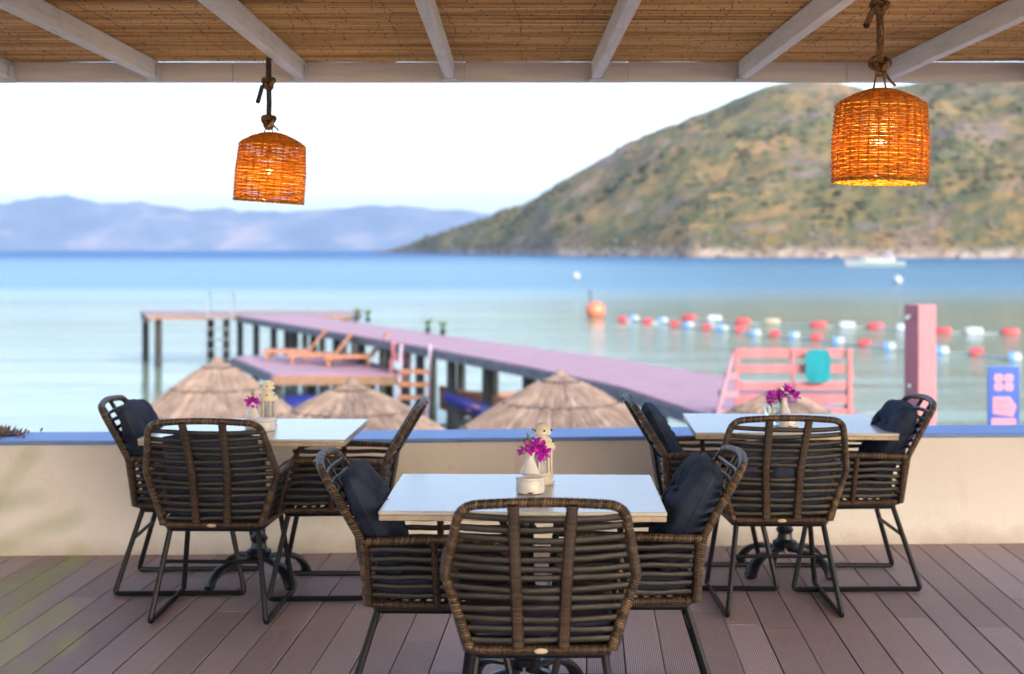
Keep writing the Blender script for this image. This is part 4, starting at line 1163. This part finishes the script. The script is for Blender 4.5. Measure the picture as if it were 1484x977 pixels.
# blue notice board beyond the wall
sg = thing('notice_sign', 'blue notice board with pink panels beyond the wall at the far right', 'sign', (P(1454, 575, 13.0).x, 13.0, -3.0), R(-2))
zt_ = EYE - (531 - 362) * 13 / FPX + 3.0; sw = .285
m_ = MB(); m_.box((0, 0, zt_ - .31), (sw, .02, .62)); m_.build('board', M_signblue, sg, smooth=False, bevel=.004)
m_ = MB(); m_.tube([(0, .04, 0), (0, .04, zt_ - .05)], .025, 8); m_.build('post', M_steel, sg)
def rpanel(cx_, cz, w, h, r_=.02):
    q = []
    for sx, sz, a0 in ((1, 1, 0), (-1, 1, 90), (-1, -1, 180), (1, -1, 270)):
        for k in range(5): a = R(a0 + 22.5 * k); q.append((cx_ + sx * (w / 2 - r_) + r_ * math.cos(a), cz + sz * (h / 2 - r_) + r_ * math.sin(a)))
    m__ = MB(); nq = len(q); m__.add([(a, -.0105, b) for a, b in q] + [(a, -.014, b) for a, b in q], [tuple(range(nq, 2 * nq))] + [(i, (i + 1) % nq, nq + (i + 1) % nq, nq + i) for i in range(nq)]); return m__
for a, b in ((-.046, -.105), (.046, -.105), (-.046, -.186), (.046, -.186)): rpanel(a, zt_ + b, .086, .075, .026).build('panel', M_signpink, sg, smooth=False)
q = [(-.10, -.275), (.055, -.275), (.118, -.36), (.085, -.46), (-.10, -.435)]
m_ = MB(); m_.add([(a, -.0105, zt_ + b) for a, b in q] + [(a, -.014, zt_ + b) for a, b in q], [(9, 8, 7, 6, 5)] + [(i, (i + 1) % 5, 5 + (i + 1) % 5, 5 + i) for i in range(5)]); m_.build('arrow_panel', M_signpink, sg, smooth=False)
rpanel(.0, zt_ - .505, .23, .07, .025).build('panel', M_signpink, sg, smooth=False)
m_ = MB()
for (a, b, w_) in ((-.02, -.32, .13), (-.005, -.385, .15), (-.02, -.345, .09)): m_.box((a, -.0155, zt_ + b), (w_, .002, .008))
m_.build('lettering_line', M_signred, sg, smooth=False)

# ------------------------------------------------------------------ floats, buoys, boat
def wpt(px, py): 
    D = FPX * (EYE - SEA) / (py - 362.0); return Vector(((px - 742) * D / FPX, D, SEA))
lineA = [(1076, 469, 'r'), (1119, 470, 'c'), (1186, 474, 'r'), (1227, 475, 'w'), (1269, 476, 'r'), (1310, 479, 'w'), (1366, 483, 'r'), (1411, 484, 'w'), (1464, 485, 'r')]
lineB = [(902, 466, 'r'), (919, 465, 'b'), (938, 469, 'r'), (961, 468, 'b'), (978, 473, 'r'), (999, 475, 'b'), (1024, 478, 'r'), (1048, 480, 'b'), (1072, 482, 'r'), (1095, 487, 'b'), (1123, 488, 'r'), (1151, 491, 'b'),
         (1183, 494, 'r'), (1215, 499, 'b'), (1253, 502, 'r'), (1289, 507, 'b'), (1365, 513, 'b'), (1415, 515, 'r'), (1470, 523, 'b')]
lineA = [(999, 463, 'r'), (1035, 465, 'w')] + lineA
cname = {'r': 'red', 'w': 'white', 'c': 'cream', 'b': 'blue and white'}
# what each float is found by
where_ = {'farther': ['leftmost on it', 'second from the left', 'third from the left', 'above the middle of the bench', 'above the towel', 'above the right end of the bench', 'first right of the bench',
  'just left of the pink post', 'just right of the pink post', 'midway between pink post and blue sign', 'above the blue sign'],
 'nearer': ['next to the orange buoy', 'next to the orange buoy', 'second from the orange buoy', 'second from the orange buoy', 'third from the orange buoy', 'third from the orange buoy',
  'midway between orange buoy and bench', 'just left of the bench', 'above the left corner of the bench', 'left of the bench centre', 'above the bench centre', 'right of the bench centre',
  'above the towel', 'right above the towel corner', 'just right of the bench', 'left of the pink post', 'right of the pink post', 'left of the blue sign', 'touching the top of the blue sign']}
protos = {}
used_l = {}
def make_float(c, label, loc, rz, grp, lenf, rad):
    key = (c, grp)
    if key in protos:
        return dup(protos[key], loc, rz, label)
    t = thing('lane_float', label, 'float', loc, rz, grp)
    L, r = lenf / 2, rad
    prof = [(r * .45, -L), (r * .85, -L * .93), (r, -L * .8), (r, L * .8), (r * .85, L * .93), (r * .45, L)]
    Mx = Matrix.Rotation(r90, 4, 'Y')
    m_ = MB(); m_.lathe(prof, 16, Mx); m_.build('float_body', {'r': M_red, 'w': M_wht, 'c': M_cfl, 'b': M_wht}[c], t)
    if c in 'b': 
        m_ = MB(); m_.lathe([(r * 1.015, -L * .78), (r * 1.015, -L * .05)], 16, Mx, cap=False); m_.build('blue_band', M_bfl, t)
    if c == 'w':
        m_ = MB(); m_.lathe([(r * 1.015, -L * .5), (r * 1.015, L * .4)], 16, Mx, cap=False); m_.build('grey_band', simple('grey_blue_band', (.35, .45, .62, 1), .4), t)
    protos[key] = t; return t
def floats(line, which, lf, rd):
    pts = []
    for px, py, c in line:
        w = wpt(px, py); D = w.y; s_ = 1.0
        label = cname[c] + ' float on the ' + which + ' rope, ' + where_[which][len(pts)]
        o = make_float(c, label, (w.x, w.y, SEA + .12), R(-12) + random.uniform(-.1, .1), 'floats on the ' + which + ' swimming rope', lf, rd)
        pts.append(Vector((w.x, w.y, SEA + .03)))
    pts = resample(pts, 1.0)
    m_ = MB(); m_.tube(pts, .05, 5); o = m_.build('float_rope', M_wht, None); tag(o, 'thin rope joining the floats of the ' + which + ' line', 'rope')
floats(lineA, 'farther', 1.0, .25)
floats(lineB, 'nearer', .58, .25)
w = wpt(863, 459); t = thing('mooring_buoy', 'big round orange buoy with a pick-up pole on the calm water', 'buoy', (w.x, w.y, SEA), R(5))
m_ = MB(); m_.ball((0, 0, .45), .72, 20, 12, (1, 1, .92)); m_.build('buoy_body', M_orange, t)
m_ = MB(); m_.tube([(-.3, 0, .95), (-.42, 0, 1.75)], .05, 6); m_.ball((-.42, 0, 1.8), .10, 8, 6); m_.build('pole', M_pile, t)
for k, (px, py, s_, lb) in enumerate(((835, 405, .95, 'white ball buoy on the blue water, beyond the orange buoy'), (1301, 412, 1.05, 'white ball buoy on the blue water below the motor boat'))):
    w = wpt(px, py); t = thing('ball_buoy', lb, 'buoy', (w.x, w.y, SEA), 0, 'white ball buoys')
    m_ = MB(); m_.ball((0, 0, .5 * s_), .62 * s_, 16, 10); m_.lathe([(.12, 1.05 * s_), (.12, 1.25 * s_)], 8); m_.build('buoy_body', M_wht, t)
w = wpt(1268, 386); bt = thing('motor_boat', 'white motor yacht with teal stripe anchored off the headland shore', 'boat', (w.x, w.y, SEA), R(183))
n = 21; vs = []; Lb = 16.5
for i in range(n):
    t_ = i / (n - 1); wd = 2.3 * (1 - max(0, (t_ - .45) / .55) ** 2.2) * (0.9 + .1 * min(1, t_ * 5)); sh = 1.35 + .75 * t_ ** 2
    x_ = -Lb / 2 + Lb * t_
    for a, z_, xo in ((0, -.5, 0), (.7, -.3, 0), (.92, .3, .2), (1, sh, .9)):
        vs.append((x_ + xo * t_ ** 3, wd * a, z_)); 
    for a, z_, xo in ((1, sh, .9), (.92, .3, .2), (.7, -.3, 0), (0, -.5, 0)):
        vs.append((x_ + xo * t_ ** 3, -wd * a, z_))
m_ = MB(); m_.add(vs, [(i * 8 + k, (i + 1) * 8 + k, (i + 1) * 8 + k + 1, i * 8 + k + 1) for i in range(n - 1) for k in range(7)] + [tuple(range(7, -1, -1))]); m_.build('hull', M_boatw, bt, angle=30)
m_ = MB()
for s in (-1, 1):
    q = [(-Lb / 2 + Lb * i / 20, s * (2.3 * (1 - max(0, (i / 20 - .45) / .55) ** 2.2) * (0.9 + .1 * min(1, i / 4)) + .02), .8 + .4 * (i / 20) ** 2) for i in range(20)]
    m_.tube(q, .16, 4, up=(0, 0, 1))
m_.build('stripe', M_teal, bt)
m_ = MB(); m_.prism([(-5.5, -1.7), (3.2, -1.5), (4.6, 0), (3.2, 1.5), (-5.5, 1.7)], 1.45, 2.9); cb = m_.build('cabin', M_boatw, bt, smooth=False, bevel=.15)
m_ = MB(); m_.prism([(-4.6, -1.73), (3.0, -1.56), (4.45, 0), (3.0, 1.56), (-4.6, 1.73)], 2.1, 2.6); m_.build('window_band', M_boatg, cb, smooth=False)
m_ = MB(); m_.box((-1.6, 0, 4.1), (4.6, 2.9, .12)); [m_.tube([(a, b, 2.85), (a * .95, b, 4.1)], .06, 6) for a in (-3.6, .4) for b in (-1.2, 1.2)]; m_.build('flybridge_roof', M_boatw, bt, smooth=False)
m_ = MB(); m_.box((-3.2, 0, 3.15), (1.8, 2.2, .5)); m_.build('blue_cover', M_signblue, bt, smooth=False, bevel=.1)

# ------------------------------------------------------------------ small plants on the terrace
def succulent():
    t = thing('succulent_plant', 'tuft of pinkish succulent spilling over the coping at the left edge', 'plant', (-2.88, 7.82, .612), 0)
    m_ = MB(); rng = random.Random(3)
    for k in range(150):
        a = rng.random() * 2 * PI; rr = abs(rng.gauss(0, .09)); p = Vector((math.cos(a) * rr * 1.5, math.sin(a) * rr, .0)); L = rng.uniform(.025, .06) * max(.4, 1.3 - rr * 5)
        d = Vector((math.cos(a) * .6, math.sin(a) * .6, 1)).normalized() * L; m_.tube([p, p + d * .6, p + d], [.006, .007, .002], 5)
    m_.build('foliage', simple('succulent_leaf', (.30, .20, .17, 1), .5, 0, .5, 30), t)
    m_ = MB(); m_.ball((0, 0, .008), .14, 12, 6, (1.4, .8, .12)); m_.build('root_mat', simple('soil_brown', (.10, .07, .05, 1), .9), t); return t
succulent()
ft = thing('feathery_plant', 'wispy pale green fennel-like plant out of focus at the left edge', 'plant', (-.455, 1.15, Z0))
m_ = MB(); rng = random.Random(8)
stems = MB()
for (x0, y0, x1, y1) in ((-60, 900, 44, 655), (-70, 800, 48, 728), (-60, 860, 100, 765), (-50, 1010, 118, 806), (-40, 1040, 70, 905), (-80, 950, 40, 850), (-20, 1080, 96, 940), (-90, 1000, 20, 760)):
    A_ = P(x0, y0, 1.15) - Vector((-.455, 1.15, 0)); B_ = P(x1, y1, 1.15) - Vector((-.455, 1.15, 0)); A_.y = rng.uniform(-.05, .05); B_.y = A_.y + rng.uniform(-.04, .04)
    root_ = Vector((-.08, 0, .25)); mid = A_.lerp(B_, .5) + Vector((-.012, 0, .012))
    st = resample(fillet([root_, A_, mid, B_], .3, 8), .006); stems.tube(st, [.0016 * (1 - .8 * i / len(st)) for i in range(len(st))], 5)
    for i, p in enumerate(st[:-1]):
        f = i / len(st)
        if f < .55: continue
        t_ = (st[i + 1] - p).normalized()
        for b in range(3):
            side = Vector((rng.uniform(-1, 1), rng.uniform(-1, 1), rng.uniform(-1, 1))); side = (side - t_ * side.dot(t_)).normalized()
            L = rng.uniform(.010, .026) * (1.15 - f) * 2.0; d = (t_ * .9 + side).normalized() * L
            m_.tube([p, p + d * .5, p + d + t_ * L * .25], [.0006, .0006, .0002], 3, cap=False)
            for c_ in range(2):
                q = p + d * rng.uniform(.3, .9); m_.tube([q, q + (t_ + side * rng.uniform(-1, 1)).normalized() * .007], [.0005, .0002], 3, cap=False)
M_fern = simple('pale_fern_green', (.16, .24, .04, 1), .6, 0, .2, 20)
m_.build('foliage', M_fern, ft); stems.build('stem', M_fern, ft)
m_ = MB(); m_.lathe([(.10, 0), (.14, .28), (.15, .30), (.13, .30), (.125, .26)], 24); m_.build('plant_pot', simple('terracotta', (.40, .17, .09, 1), .8), ft, angle=40)
